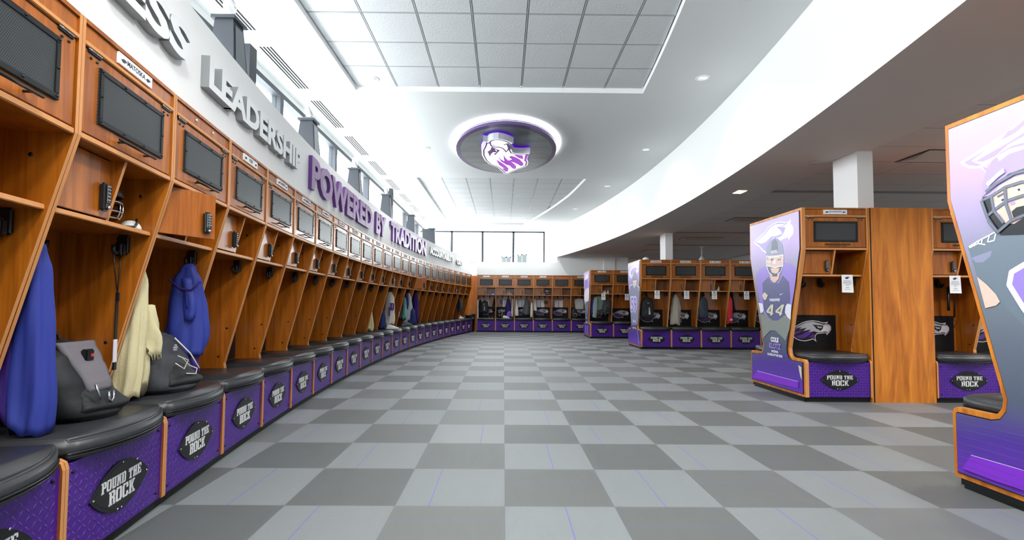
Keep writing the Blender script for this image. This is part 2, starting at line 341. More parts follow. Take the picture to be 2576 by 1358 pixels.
# ------------------------------------------------------------------ locker parts (x along the row, y=0 the bench front, y to the back, z up)
W = .7628; HW = W / 2; D = .6125; BK = .552; ZTOP = 2.295; TS = .018
PROF = [(0, .06), (0, .455), (.008, .482), (.03, .495), (.245, .497), (.285, .51), (.31, .545), (.318, .60), (.012, 1.80), (.012, ZTOP), (D, ZTOP), (D, .06)]
def front_y(z):
    pts = [(.318, .60), (.012, 1.80)]
    if z >= 1.80: return .012
    if z <= .6: return .318
    return .318 + (z - .6) / 1.2 * (.012 - .318)
LM = {}
def part_meshes():
    fx = lambda p, q, h: (h, p, q)
    for side, sg in (('left', -1), ('right', 1)):
        mb = MB(); a = sg * (HW - .001); b = sg * (HW - .001 - TS)
        mb.prism(PROF, a, b, EDGE, f=fx, capm=WOOD)
        for z, y in ((1.70, .16), (1.42, .25), (.90, .30), (.66, .36)):   # cover caps
            mb.lathe([(.009, 0), (.009, .002), (.005, .004)], BLACKP, 10, (0, 0, 0))
            for i in range(len(mb.v) - 30, len(mb.v)):
                v = mb.v[i]; mb.v[i] = (b - sg * v[2], y + v[0], z + v[1])
        LM['side_panel_' + side] = mb.mesh('side_panel')
    iw = HW - .001 - TS
    mb = MB(); mb.box(-iw, iw, BK - .012, BK, .06, ZTOP - .02, WOOD); LM['back_panel'] = mb.mesh('back_panel')
    mb = MB(); mb.box(-iw, iw, .012, D - .012, ZTOP - .018, ZTOP, WOOD); LM['top_board'] = mb.mesh('top_board')
    mb = MB(); mb.box(-iw, iw, .022, .04, 2.205, ZTOP - .02, WOOD); mb.bbox(-iw, iw, .010, .045, 2.185, 2.205, EDGE, .003); LM['fascia'] = mb.mesh('fascia')
    # upper cabinet floor and middle shelf
    mb = MB(); mb.box(-iw, iw, .03, BK - .012, 1.795, 1.815, WOOD); mb.bbox(-iw, iw, .014, .03, 1.793, 1.817, EDGE, .003); LM['cabinet_floor'] = mb.mesh('cabinet_floor')
    ys = front_y(1.49) + .012
    mb = MB(); mb.box(-iw, iw, ys + .014, BK - .012, 1.483, 1.503, WOOD); mb.bbox(-iw, iw, ys, ys + .014, 1.482, 1.504, EDGE, .003); LM['shelf'] = mb.mesh('shelf')
    mb = MB(); fy = front_y(1.72) + .055
    P = [(front_y(1.505) + .03, 1.504), (front_y(1.79) + .03, 1.795), (BK - .012, 1.795), (BK - .012, 1.504)]
    mb.prism(P, -.002, .018, EDGE, f=fx, capm=WOOD); LM['divider'] = mb.mesh('divider')
    # lock box door, hinged at its left edge; origin at the hinge
    dw = iw - .008
    mb = MB(); mb.bbox(0, dw, 0, .016, 1.512, 1.788, WOOD, .002); LM['lockbox_door'] = mb.mesh('lockbox_door')
    kx = dw - .062
    mb = MB(); mb.bbox(kx - .024, kx + .024, -.030, 0, 1.540, 1.672, BLACKP, .010, 3); mb.bbox(kx - .014, kx + .016, -.034, -.028, 1.575, 1.662, GREYKEY, .003)
    for r in range(5):
        for c in range(2):
            mb.tube([(kx - .006 + .014 * c, -.033, 1.585 + .016 * r), (kx - .006 + .014 * c, -.037, 1.585 + .016 * r)], .0042, BLACKP, 8)
    mb.tube([(kx + .002, -.028, 1.557), (kx + .002, -.040, 1.557)], .009, CHROME, 12); LM['keypad_lock'] = mb.mesh('keypad_lock')
    # upper door
    mb = MB(); mb.bbox(-iw + .006, iw - .006, .020, .038, 1.824, 2.178, WOOD, .002)
    for sx in (-1, 1):
        for q in (.275, .315): mb.tube([(sx * q, .021, 2.148), (sx * q, .014, 2.148)], .006, BLACKP, 8)
    LM['door'] = mb.mesh('door')
    mb = MB(); a, z0, z1 = .262, 1.888, 2.132
    mb.box(-a, a, .012, .020, z0, z1, MESHM)
    for r in ((-a, a, z0, z0 + .024), (-a, a, z1 - .024, z1), (-a, -a + .024, z0 + .024, z1 - .024), (a - .024, a, z0 + .024, z1 - .024)):
        mb.bbox(r[0], r[1], .008, .016, r[2], r[3], BLACKM, .002)
    for i in range(4):
        for z in (z0 + .012, z1 - .012): mb.tube([(-a + .012 + i * (2 * a - .024) / 3, .010, z), (-a + .012 + i * (2 * a - .024) / 3, .002, z)], [.0065, .003], BLACKP, 8)
    for x in (-a + .012, a - .012): mb.tube([(x, .010, (z0 + z1) / 2), (x, .002, (z0 + z1) / 2)], [.0065, .003], BLACKP, 8)
    LM['mesh_screen'] = mb.mesh('mesh_screen')
    mb = MB(); mb.tube([(-.15, -.012, 1.856), (.15, -.012, 1.856)], .006, BLACKM, 10)
    for x in (-.105, .105): mb.tube([(x, .022, 1.856), (x, -.012, 1.856)], .005, BLACKM, 8)
    LM['handle'] = mb.mesh('handle')
    mb = MB(); mb.bbox(-.042, .042, .014, .022, 2.166, 2.177, BLACKM, .002); mb.tube([(-.042, .014, 2.180), (.042, .014, 2.180)], .0032, CHROME, 8); LM['hinge'] = mb.mesh('hinge')
    # bench
    mb = MB(); mb.box(-iw, iw, .010, .022, .062, .468, PURP)
    for x in (-.325, .325):
        for z in (.10, .43): mb.tube([(x, .012, z), (x, .004, z)], [.009, .006], BLACKM, 10)
    LM['bench_panel'] = mb.mesh('bench_panel')
    mb = MB(); a, h = .224, .114; pts = []
    for i in range(25):
        t = -1 + 2 * i / 24; pts.append((a * t, h * (1 - abs(t) ** 1.9) ** .92))
    pts = pts + [(-x, -z) for x, z in pts[1:-1]]
    mb.prism([(x, .262 + z) for x, z in pts], .010, .002, BLACKM, f=lambda p, q, hh: (p, hh, q))
    mb.prism([(x * .9, .262 + z * .86) for x, z in pts], .003, .001, PERFB, f=lambda p, q, hh: (p, hh, q))
    stencil(mb, 'POUND THE', .0, .268, .305, .050, .002, -.001, WHITE)
    stencil(mb, 'ROCK', .0, .196, .195, .064, .002, -.001, WHITE)
    for x, z in ((-.205, .262), (.205, .262), (0, .366), (0, .158), (-.03, .172 - .012), (.115, .345)): mb.tube([(x, .003, z), (x, -.002, z)], .005, CHROME, 8)
    LM['football_plaque'] = mb.mesh('football_plaque')
    bm = bmesh.new(); pl = [(-.352, .535), (-.352, .03)]
    for i in range(21):
        t = -1 + 2 * i / 20; pl.append((.352 * t, .012 - .105 * (1 - abs(t) ** 2.2)))
    pl += [(.352, .03), (.352, .535)]
    vb = [bm.verts.new((x, y, .476)) for x, y in pl]; f0 = bm.faces.new(vb)
    r = bmesh.ops.extrude_face_region(bm, geom=[f0]); up = [e for e in r['geom'] if isinstance(e, bmesh.types.BMVert)]
    for v in up: v.co.z = .566
    top = [e for e in bm.edges if all(abs(v.co.z - .566) < 1e-5 for v in e.verts)]
    bot = [e for e in bm.edges if all(abs(v.co.z - .476) < 1e-5 for v in e.verts)]
    bmesh.ops.bevel(bm, geom=top + bot, offset=.016, segments=4, affect='EDGES')
    mb = MB(); mb.bm(bm, VINYL, True)
    arc = [(x, y, .506) for x, y in pl[1:-1]]
    mb.tube([(x * 1.003, y - .002, z) for x, y, z in arc], .0035, SEAM, 6); mb.tube([(x * 1.003, y - .001, .494) for x, y, z in arc], .0025, SEAM, 6)
    LM['cushion'] = mb.mesh('cushion')
    mb = MB(); mb.box(-iw, iw, .04, D - .02, .468, .476, BLACKP); LM['bench_top'] = mb.mesh('bench_top')
    mb = MB(); mb.box(-HW, HW, .040, .052, 0, .061, TOEK); LM['toe_kick'] = mb.mesh('toe_kick')
    # back plate with emblem
    mb = MB(); mb.bbox(-iw + .002, .33, BK - .022, BK - .0125, .57, 1.01, BTREAD, .003); LM['back_plate'] = mb.mesh('back_plate')
    mb = MB(); hawk(mb, lambda a_, b_, h_: (a_, BK - .022 - h_, b_), .565, -.300, .672); LM['hawk_emblem'] = mb.mesh('hawk_emblem')
    mb = MB(); mb.bbox(-.032, .032, BK - .034, BK - .0125, 1.375, 1.482, BLACKP, .010, 3)
    mb.bbox(-.024, .024, BK - .075, BK - .030, 1.362, 1.44, BLACKP, .012, 3)
    mb.tube([(0, BK - .03, 1.42), (0, BK - .09, 1.375), (0, BK - .105, 1.39), (0, BK - .108, 1.42)], .010, BLACKP, 8)
    LM['coat_hook'] = mb.mesh('coat_hook')
    mb = MB()
    for x in (-.115, .115): mb.tube([(x, .0225, 2.244), (x, .016, 2.244)], .009, LLITE, 10)
    LM['plate_lug'] = mb.mesh('plate_lug')
part_meshes()
def nameplate(txt, blur=0):
    key = 'np' + txt + str(blur)
    if key in LM: return LM[key]
    mb = MB(); mb.bbox(-.14, .14, .012, .0225, 2.217, 2.271, PAPER, .001)
    f = lambda a, b, h: (a, .012 - h, 2.234 + b)
    if txt: fit_text(mb, txt, INK, f, min(.15, .0225 * len(txt)), .024, .001, .012)
    elif blur:
        w_ = .016 * blur
        for i in range(blur): mb.box(-w_ / 2 + i * .016 + .002, -w_ / 2 + i * .016 + .013, .0108, .012, 2.236, 2.252, INK)
    for sx in (-1, 1):
        hawk(mb, lambda a, b, h, sx=sx: (sx * a, .012 - h, b), .04, .082, 2.232, .0002, (INK, INK, INK, INK, INK)) if sx > 0 else \
        mb.prism([(-.122 + a * .04, 2.232 + b * .04) for a, b in H_OUT], .012, .0108, INK, f=lambda p, q, h: (p, h, q))
    LM[key] = mb.mesh('name_plate'); return LM[key]
def locker(loc, rz, label, group, plate=None, blur=0, box_open=0., side_hook=False):
    t = empty('sports_locker', loc, rz, label, 'locker', group)
    put('side_panel', LM['side_panel_left'], t); put('side_panel', LM['side_panel_right'], t)
    for k in ('back_panel', 'top_board', 'fascia', 'cabinet_floor', 'shelf', 'divider', 'bench_top', 'cushion', 'toe_kick'): put(k, LM[k], t)
    d = put('door', LM['door'], t); put('mesh_screen', LM['mesh_screen'], d); put('handle', LM['handle'], d)
    put('hinge', LM['hinge'], d, (-.295, 0, 0)); put('hinge', LM['hinge'], d, (.295, 0, 0))
    b = put('lockbox_door', LM['lockbox_door'], t, (-HW + .022, front_y(1.65) + .052, 0), (0, 0, -box_open)); put('keypad_lock', LM['keypad_lock'], b)
    p = put('bench_panel', LM['bench_panel'], t); put('football_plaque', LM['football_plaque'], p)
    p = put('back_plate', LM['back_plate'], t); put('hawk_emblem', LM['hawk_emblem'], p)
    put('coat_hook', LM['coat_hook'], t, (-.11, 0, 0)); put('coat_hook', LM['coat_hook'], t, (.13, 0, 0))
    put('coat_hook', LM['coat_hook'], t, (HW - .019 - BK + .0125, .23, 0), (0, 0, -PI / 2)); put('coat_hook', LM['coat_hook'], t, (-HW + .019 + BK - .0125, .23, 0), (0, 0, PI / 2))
    if plate or blur: put('name_plate', nameplate(plate or '', blur), t)
    else: put('plate_lug', LM['plate_lug'], t)
    return t

# ------------------------------------------------------------------ left row along its curve
PX0, PY0, T0, T1, T2 = -1.8500834337, 2.7125921808, -.1569730972, .0253024283, -.0002191371
def path(s):
    n = 40; x = y = 0.
    for i in range(n):
        mm = (i + .5) / n * s; th = T0 + T1 * mm + T2 * mm * mm
        x += math.sin(th) * s / n; y += math.cos(th) * s / n
    return PX0 + x, PY0 + y, T0 + T1 * s + T2 * s * s
LEFTG = 'lockers along the curved left wall'
L_LAB = {-2: 'wooden locker nearest the camera, cut off by the left edge of the photo',
 -1: 'wooden locker with black backpack, purple jersey and lanyard, under the last letters ESS',
 0: 'wooden locker with beige towel, open lock box and blue polo, under the L of LEADERSHIP',
 1: 'empty wooden locker with a name plate, under the letters DER of LEADERSHIP',
 2: 'empty wooden locker with a name plate, under the final letters of LEADERSHIP',
 3: 'empty wooden locker of the curved row under the purple P of POWERED',
 4: 'empty wooden locker of the curved row under the purple O and W of POWERED',
 5: 'empty wooden locker of the curved row under the purple W and first E of POWERED',
 6: 'empty wooden locker of the curved row under the purple R and second E of POWERED',
 7: 'empty wooden locker of the curved row under the last letter D of POWERED',
 8: 'empty wooden locker of the curved row under the purple word BY',
 9: 'wooden locker with beige cloth at its side, under the first T of TRADITION',
 10: 'wooden locker with white numbered jersey and plastic bottle, under the RA of TRADITION',
 11: 'wooden locker with only a lanyard hanging, under the DI of TRADITION',
 12: 'wooden locker stuffed with teal, grey and navy clothing, under the second T of TRADITION',
 13: 'wooden locker with open lock box and hanging purple hoodie, under the ON of TRADITION',
 14: 'empty wooden locker under the blank wall between TRADITION and ACCOUNTABILITY',
 15: 'empty wooden locker under the first letters ACC of ACCOUNTABILITY',
 16: 'empty wooden locker under the letters OUN of ACCOUNTABILITY',
 17: 'empty wooden locker under the letters TAB of ACCOUNTABILITY',
 18: 'empty wooden locker under the last letters of ACCOUNTABILITY',
 19: 'wooden locker with small bottle on its shelf, under the word GRIT',
 20: 'wooden locker with dark backpack hanging, second before the corner waste bin',
 21: 'last wooden locker of the curved row, beside the corner waste bin'}
LK = {}
plates = {-2: (None, 0), -1: ('MATOSKA', 0), 0: (None, 0), 1: ('KEE', 0), 2: ('ROBERTS', 0), 3: ('CHAMBERS', 0)}
for k in range(-2, 22):
    xa, ya, _ = path(k * W); xb, yb, _ = path((k + 1) * W)
    th = math.atan2(xb - xa, yb - ya)
    dx = 0
    pl = plates.get(k, (None, 5 + (k * 7) % 5))
    LK[k] = locker(((xa + xb) / 2 + dx, (ya + yb) / 2, 0), PI / 2 - th, L_LAB[k], LEFTG, pl[0], pl[1], box_open={0: .55, 13: .9}.get(k, 0))

# ------------------------------------------------------------------ far row and islands
def row(x0, y0, n, labs, group, blurs, rz=0, plates=(None,) * 9, sh=False):
    out = []
    for i in range(n):
        if rz == 0: loc = (x0 + HW + i * W, y0, 0)
        else: loc = (x0 + HW + i * W, y0, 0)
        out.append(locker(loc, rz, labs[i], group, plates[i], blurs[i], side_hook=sh))
    return out
YD = 19.62; XD = -1.08
ROWD = row(XD, YD, 8, ['wooden locker of the far row with large black backpack and long white strap',
    'wooden locker of the far row with gloves on the shelf and purple shirt hanging',
    'wooden locker of the far row with a grey hoodie in front of its emblem',
    'wooden locker of the far row with football helmet on its shelf',
    'wooden locker of the far row without a name plate, hooks empty',
    'wooden locker of the far row with white cloth hung over its hooks',
    'wooden locker of the far row half hidden by the pale player panel',
    'wooden locker at the right end of the far row, behind the small island'], 'lockers along the far wall', [4, 4, 7, 5, 0, 8, 6, 6])
YC = 16.32; XC = 2.93
ROWC = row(XC, YC, 3, ['wooden locker at the left end of the farthest island, with sage towel and backpack',
    'empty wooden locker of the farthest island, beside the one with the sage towel',
    'wooden locker of the farthest island hidden behind the nearer island'], 'lockers facing the camera on the farthest island', [8, 8, 6], sh=True)
YBk = 12.42; XB = 3.53
ROWB = row(XB, YBk, 5, ['wooden island locker with round black backpack, beside the player 59 panel',
    'wooden island locker with pale towel hanging, second from the player 59 panel',
    'wooden island locker with slate grey backpack, third from the player 59 panel',
    'wooden island locker with red and navy clothing hanging',
    'wooden island locker mostly hidden by the player 44 panel, teal towel hanging'], 'lockers facing the camera on the middle island', [8, 7, 6, 4, 5], sh=True)
YA = 5.70; XA = 3.557
ROWA = row(XA, YA, 1, ['wooden locker between the player 44 panel and the plain wooden panel'], 'lockers facing the camera on the right island', [0], plates=('JACKSON',), sh=True)
ROWA += row(XA + W + .76, YA, 3, ['wooden locker right of the plain wooden panel, dark straps hanging inside', 'wooden locker behind the large player panel, its emblem partly showing',
    'wooden locker farthest right on the island, behind the large player panel'], 'lockers facing the camera on the right island', [6, 6, 6], sh=True)
# lockers on the far sides, back to back with those above
def farside(x0, y1, labs, group):
    out = []
    for i, lb in enumerate(labs):
        out.append(locker((x0 + HW + i * W, y1, 0), PI, lb, group, None, 6))
    return out
farside(XA, YA + 2 * D + .005, ['wooden locker on the far side of the island behind the player 44 panel'], 'lockers on the far sides of the islands')
farside(XB, YBk + 2 * D + .005, ['wooden locker on the far side of the island behind the player 59 panel'], 'lockers on the far sides of the islands')
YF = 3.10; XF = 2.885
farside(XF + .0, YF, ['wooden locker on the nearest island, its grey cushion showing past the large player panel',
    'wooden locker on the far side of the nearest island, deeper behind the large player panel'], 'lockers on the far sides of the islands')

# ------------------------------------------------------------------ island end panels with posters
def outline(y0, y1):
    a = [(y0 + y, z) for y, z in PROF[:-2]]
    b = [(y1 - y, z) for y, z in PROF[:-2]]
    return a + b[::-1]
def inset(poly, d):
    n = len(poly); ar = sum(poly[i][0] * poly[(i + 1) % n][1] - poly[(i + 1) % n][0] * poly[i][1] for i in range(n)); sg = 1 if ar > 0 else -1
    out = []
    for i in range(n):
        p0, p1, p2 = poly[i - 1], poly[i], poly[(i + 1) % n]
        def nrm(a, b):
            dx, dy = b[0] - a[0], b[1] - a[1]; l = math.hypot(dx, dy) or 1; return (-dy / l * sg, dx / l * sg)
        n1, n2 = nrm(p0, p1), nrm(p1, p2); k = 1 + n1[0] * n2[0] + n1[1] * n2[1]; k = max(k, .35)
        out.append((p1[0] + d * (n1[0] + n2[0]) / k, p1[1] + d * (n1[1] + n2[1]) / k))
    return out
def poster_mat(name, stops, side):
    mt, n, b = nt(name)
    tc = n.nodes.new('ShaderNodeTexCoord'); sp = n.nodes.new('ShaderNodeSeparateXYZ'); n.links.new(tc.outputs['Object'], sp.inputs[0])
    nz = n.nodes.new('ShaderNodeTexNoise'); nz.inputs['Scale'].default_value = 1.6; n.links.new(tc.outputs['Object'], nz.inputs['Vector'])
    zz = mth(n, 'ADD', mth(n, 'DIVIDE', sp.outputs[2], 2.3), mth(n, 'MULTIPLY', mth(n, 'SUBTRACT', nz.outputs['Fac'], .5), .14))
    if side: zz = mth(n, 'ADD', zz, mth(n, 'MULTIPLY', mth(n, 'SUBTRACT', sp.outputs[1], side[0]), side[1]))
    cr = n.nodes.new('ShaderNodeValToRGB'); e = cr.color_ramp.elements
    e[0].position, e[0].color = stops[0]; e[1].position, e[1].color = stops[-1]
    for p_, c_ in stops[1:-1]:
        q = e.new(p_); q.color = c_
    n.links.new(zz, cr.inputs[0]); n.links.new(cr.outputs[0], b.inputs['Base Color']); b.inputs['Roughness'].default_value = .32
    MATS[name] = mt; return mt
PST = [(.0, S(110, 44, 190)), (.16, S(78, 50, 150)), (.26, S(84, 92, 112)), (.50, S(112, 122, 134)), (.68, S(150, 146, 178)), (.84, S(184, 156, 212)), (1., S(184, 172, 214))]  # print colours, upper stops paled by window glare painted in
POST = {}
def end_panel(X, y0, y1, label, name, bot=.0):
    t = empty('island_end_panel', (X, (y0 + y1) / 2, 0), 0, label, 'locker end panel', 'printed end panels of the locker islands')
    ym = (y0 + y1) / 2; o = outline(y0 - .004 - ym, y1 + .004 - ym); fx = lambda p, q, h: (h, p, q)
    mb = MB(); mb.prism(o, -.024, 0, EDGE, f=fx, capm=WOODP); mb.build('wooden_board', t)
    mb = MB(); mb.prism(inset(o, .030), -.032, -.024, BLACKP, f=fx); mb.build('backing_sheet', t)
    pm = poster_mat(name + '_print', PST, None)
    mb = MB(); mb.prism(inset(o, .036), -.036, -.032, pm, f=fx); pb = mb.build('printed_poster', t)
    mb = MB(); mb.box(-.010, -.001, -(y1 - y0) / 2 + .045, (y1 - y0) / 2 - .045, 0, .0595, BLACKP); mb.box(-.020, -.010, -(y1 - y0) / 2 + .035, (y1 - y0) / 2 - .035, .022, .058, BLACKM); mb.build('plinth', t)
    POST[name] = (X - .036, ym, pb)
    return t
end_panel(XA - .002, YA, YA + 2 * D + .005, 'printed island end panel with helmeted player wearing number 44', 'p44')
end_panel(XB - .002, YBk, YBk + 2 * D + .005, 'printed island end panel with washed-out player number 59', 'p59')
end_panel(XC - .002, YC, YC + 2 * D - .01, 'narrow printed island end panel with white-clad player, farthest from camera', 'pfar')
end_panel(XF - .002, YF - 2 * D - .005, YF, 'large printed island end panel at the right edge with helmeted player close-up', 'pbig')

class Art:
    """flat printed figures on a poster; polygons given by photo pixels on the poster's own plane"""
    def __init__(s, name, sc_, ox, oy):
        s.X, s.ym, s.pb = POST[name]; s.mb = MB(); s.h = .0004; s.k = sc_; s.ox = ox; s.oy = oy
    def P(s, u, v):
        p = back(s.ox + u * s.k, s.oy + v * s.k, x=s.X); return (p.y - s.ym, p.z)
    def frame(s, k, ox, oy): s.k, s.ox, s.oy = k, ox, oy
    def poly(s, L, mat):
        q = [s.P(*p) for p in L]; s.h += .00012; x = -.036 - s.h
        s.mb.add([(x, a, b) for a, b in q], [tuple(range(len(q)))], mat)
    def line(s, L, w, mat):
        q = [s.P(*p) for p in L]; s.h += .00035; x = -.036 - s.h
        for n_, j_ in enumerate(q[1:-1]): s.mb.add([(x - .00002 * (n_ + 12), j_[0] + w / 2 * math.cos(PI * k_ / 5), j_[1] + w / 2 * math.sin(PI * k_ / 5)) for k_ in range(10)], [tuple(range(10))], mat)
        for (a, b) in zip(q, q[1:]):
            x -= .00002; dx, dy = b[0] - a[0], b[1] - a[1]; l = math.hypot(dx, dy) or 1; nx, ny = -dy / l * w / 2, dx / l * w / 2; ex, ey = 0, 0
            s.mb.add([(x, a[0] + nx - ex, a[1] + ny - ey), (x, b[0] + nx + ex, b[1] + ny + ey), (x, b[0] - nx + ex, b[1] - ny + ey), (x, a[0] - nx - ex, a[1] - ny - ey)], [(0, 1, 2, 3)], mat)
    def text(s, t, u0, v0, u1, v1, mat, bold=.03):
        """cap box from (u0, v0) top left to (u1, v1) bottom right"""
        a = s.P(u0, v1 - (v1 - v0) * 0); c = s.P(u1, v1); b = s.P(u0, v0); w_ = abs(a[0] - c[0]); h_ = abs(b[1] - a[1]); s.h += .00012; x = -.036 - s.h
        fit_text(s.mb, t, mat, lambda p, q, hh: (x - hh, a[0] - p, a[1] + q), w_, h_, .0003, bold, 'L')
    def hawk(s, u0, v0, u1, v1, w, pal, rise=0.):
        a = s.P(u0, v1); s.h += .0002; h0 = s.h
        ca, sa = math.cos(rise), math.sin(rise)
        hawk(s.mb, lambda p, q, hh: (-.036 - h0 - hh, a[0] - (p * ca - q * sa), a[1] + (p * sa + q * ca)), w, 0, 0, .0002, pal); s.h += .002
    def done(s, name='printed_artwork'):
        o = s.mb.build(name, s.pb); return o
A_W = plain('art_white', S(226, 224, 238), .35); A_L = plain('art_lilac', S(168, 150, 208), .35); A_G = plain('art_slate', S(136, 140, 170), .35)
A_D = plain('art_dark', S(92, 94, 114), .35); A_S = plain('art_skin', S(222, 190, 176), .4); A_K = plain('art_khaki', S(134, 140, 136), .35)
A_P = plain('art_purple_glare', S(148, 126, 208), .35); A_V = plain('art_violet', S(128, 44, 204), .35); A_Y = plain('art_cream', S(206, 204, 178), .35)  # jersey purple is paled by painted window glare
A_N = plain('art_navy', S(96, 96, 138), .35); A_B = plain('art_black', S(28, 30, 36), .35); A_Z = plain('art_steel', S(108, 122, 136), .35)
PALH = (A_W, A_L, A_W, A_W, A_L)
# --- player 44
a = Art('p44', .162, 1885, 540)
a.poly([(65, 425), (160, 335), (240, 270), (290, 200), (360, 140), (430, 112), (500, 108), (570, 112), (612, 100), (645, 62), (640, 140), (672, 168), (690, 230), (680, 300), (640, 350), (612, 398), (600, 350), (520, 380), (470, 420), (400, 400), (300, 480), (262, 600), (200, 560), (150, 495), (90, 460)], A_W)
a.poly([(85, 425), (240, 290), (300, 205), (370, 150), (440, 124), (560, 126), (606, 116), (570, 150), (520, 180), (460, 180), (560, 200), (545, 260), (500, 330), (440, 360), (380, 350), (300, 440), (262, 580), (210, 540), (160, 480)], A_L)
a.poly([(100, 425), (250, 300), (320, 205), (400, 150), (540, 140), (575, 132), (500, 180), (430, 190), (520, 230), (500, 300), (420, 330), (340, 340), (260, 420), (190, 450)], A_W)
a.poly([(430, 195), (560, 195), (545, 250), (500, 270), (480, 235)], A_L)
a.poly([(110, 940), (160, 850), (262, 790), (300, 900), (350, 1050), (460, 1050), (500, 900), (530, 738), (640, 760), (722, 838), (728, 960), (690, 1240), (640, 1500), (600, 1640), (430, 1750), (300, 1620), (180, 1480), (140, 1200)], A_P)
a.poly([(205, 1060), (300, 960), (350, 1060), (460, 1060), (520, 940), (620, 1050), (640, 1300), (600, 1560), (430, 1730), (330, 1640), (230, 1480), (210, 1260)], A_N)
a.poly([(262, 640), (268, 500), (320, 410), (400, 350), (470, 390), (520, 470), (532, 600), (520, 720), (400, 780), (280, 740)], A_G)
a.poly([(340, 560), (350, 420), (400, 375), (440, 420), (450, 560)], A_D)
a.poly([(280, 640), (520, 620), (528, 780), (460, 900), (400, 915), (320, 880), (275, 790)], A_S)
a.poly([(275, 800), (400, 830), (528, 800), (500, 900), (440, 960), (340, 950), (290, 880)], A_D)
a.poly([(330, 830), (470, 830), (450, 900), (400, 915), (350, 895)], A_S)
for e in (330, 440): a.poly([(e, 690), (e + 45, 680), (e + 50, 705), (e + 5, 712)], A_D)
a.poly([(385, 690), (405, 690), (412, 760), (372, 765)], A_W)
for L in ([(265, 640), (350, 660), (430, 650), (530, 620)], [(270, 790), (400, 820), (530, 790)], [(265, 640), (272, 800), (310, 900), (360, 940)], [(530, 620), (528, 790), (490, 890), (440, 930)], [(330, 650), (335, 800)], [(470, 640), (470, 805)], [(272, 720), (300, 730), (335, 730)]): a.line(L, .014, A_W)
a.text('RIDDELL', 345, 560, 450, 605, A_W)
a.poly([(320, 920), (340, 1010), (400, 1060), (460, 1000), (480, 900), (430, 960), (370, 960)], A_S)
a.poly([(465, 1225), (485, 1250), (540, 1215), (480, 1238)], A_W)
a.text('WARHAWKS', 318, 1300, 480, 1345, A_W, .05)
a.poly([(205, 1250), (240, 1200), (295, 1250), (270, 1310), (245, 1330), (225, 1300)], A_Y)
a.frame(.162, 1880, 760)
a.poly([(180, 10), (245, 20), (262, 130), (240, 160), (210, 170), (195, 90)], A_W); a.poly([(630, 20), (690, 40), (680, 270), (640, 260), (590, 160), (600, 60)], A_W)
a.poly([(205, 180), (300, 200), (400, 285), (480, 285), (590, 200), (680, 275), (660, 420), (600, 600), (540, 530), (440, 440), (360, 440), (250, 560), (230, 360)], A_K)
for x, sl in ((300, 0), (440, 30)):
    a.poly([(x + 75 + sl, 35), (x + 112 + sl, 38), (x + 100, 165), (x + 112, 170), (x + 108, 190), (x + 92, 186), (x + 90, 208), (x + 60, 205), (x + 64, 178), (x + 5, 160), (x + 5, 130)], A_Y)
    a.poly([(x + 72 + sl * .7, 80), (x + 70 + sl * .3, 148), (x + 35, 140)], A_N)
a.text('COLE', 370, 535, 492, 612, A_W, .06); a.text('KLOTZ', 345, 622, 528, 712, A_P, .06)
a.text('NATIONAL', 382, 738, 488, 775, A_W, .05); a.text('PLAYER OF THE YEAR', 322, 782, 555, 820, A_W, .05)
a.poly([(160, 1065), (500, 1155), (800, 1232), (800, 1338), (500, 1265), (104, 1172), (100, 1150)], A_V); a.line([(160, 1064), (480, 1150), (800, 1230)], .004, A_W)
a.poly([(800, 975), (850, 1010), (855, 1210), (835, 1160), (812, 1060)], A_Y)
a.done()
# --- big close-up
a = Art('pbig', .3091, 2380, 220)
a.poly([(112, 607), (200, 552), (330, 465), (440, 392), (560, 300), (660, 215), (900, 60), (900, 300), (720, 470), (560, 480), (450, 540), (380, 585), (330, 640), (330, 695), (280, 655), (190, 660), (135, 635)], A_W)
a.poly([(150, 610), (300, 520), (445, 432), (505, 352), (545, 340), (640, 258), (700, 220), (690, 262), (560, 372), (430, 440), (330, 505), (205, 598), (290, 630), (250, 642), (180, 632)], A_L)
a.poly([(240, 600), (380, 520), (520, 440), (660, 350), (660, 380), (500, 470), (400, 560), (300, 605)], A_L)
a.poly([(300, 640), (345, 660), (335, 690), (310, 670)], A_L)
a.frame(.3682, 2400, 560)
a.poly([(95, 165), (290, 60), (478, 20), (700, 0), (700, 700), (478, 700), (318, 545), (240, 430), (157, 362)], A_Z)
a.poly([(120, 240), (260, 190), (250, 230), (200, 270), (150, 272)], A_G)
for Ls in ([(102, 166), (160, 128), (225, 95)], [(106, 172), (165, 142), (215, 150)], [(225, 95), (290, 60), (276, 122)], [(232, 132), (276, 122)], [(232, 132), (244, 90)], [(140, 160), (150, 140)], [(165, 145), (175, 126)], [(190, 148), (196, 116)]): a.line(Ls, .008, A_W)
a.poly([(162, 370), (225, 420), (290, 488), (318, 540), (292, 566), (218, 584), (196, 500)], A_S)
a.poly([(600, 230), (478, 290), (400, 340), (380, 420), (478, 580), (600, 700)], A_P)
a.line([(560, 250), (478, 290), (398, 338), (382, 425), (478, 580), (560, 690)], .03, A_W)
a.frame(.3091, 2380, 220)
a.poly([(305, 880), (303, 780), (330, 690), (380, 600), (450, 530), (540, 475), (640, 448), (800, 440), (800, 660), (640, 660), (520, 700), (430, 770), (360, 850)], A_L)
a.poly([(420, 560), (520, 500), (640, 470), (640, 500), (520, 540), (440, 600)], A_W)
a.poly([(385, 880), (440, 800), (560, 730), (700, 690), (700, 1040), (600, 1110), (520, 1130), (460, 1100), (410, 1020)], A_S)
a.poly([(300, 890), (380, 880), (420, 1000), (480, 1100), (560, 1110), (700, 1020), (700, 1190), (620, 1195), (450, 1200), (390, 1120), (340, 1030)], A_B)
a.poly([(390, 900), (415, 960), (450, 1060), (420, 1050), (395, 990)], A_W)
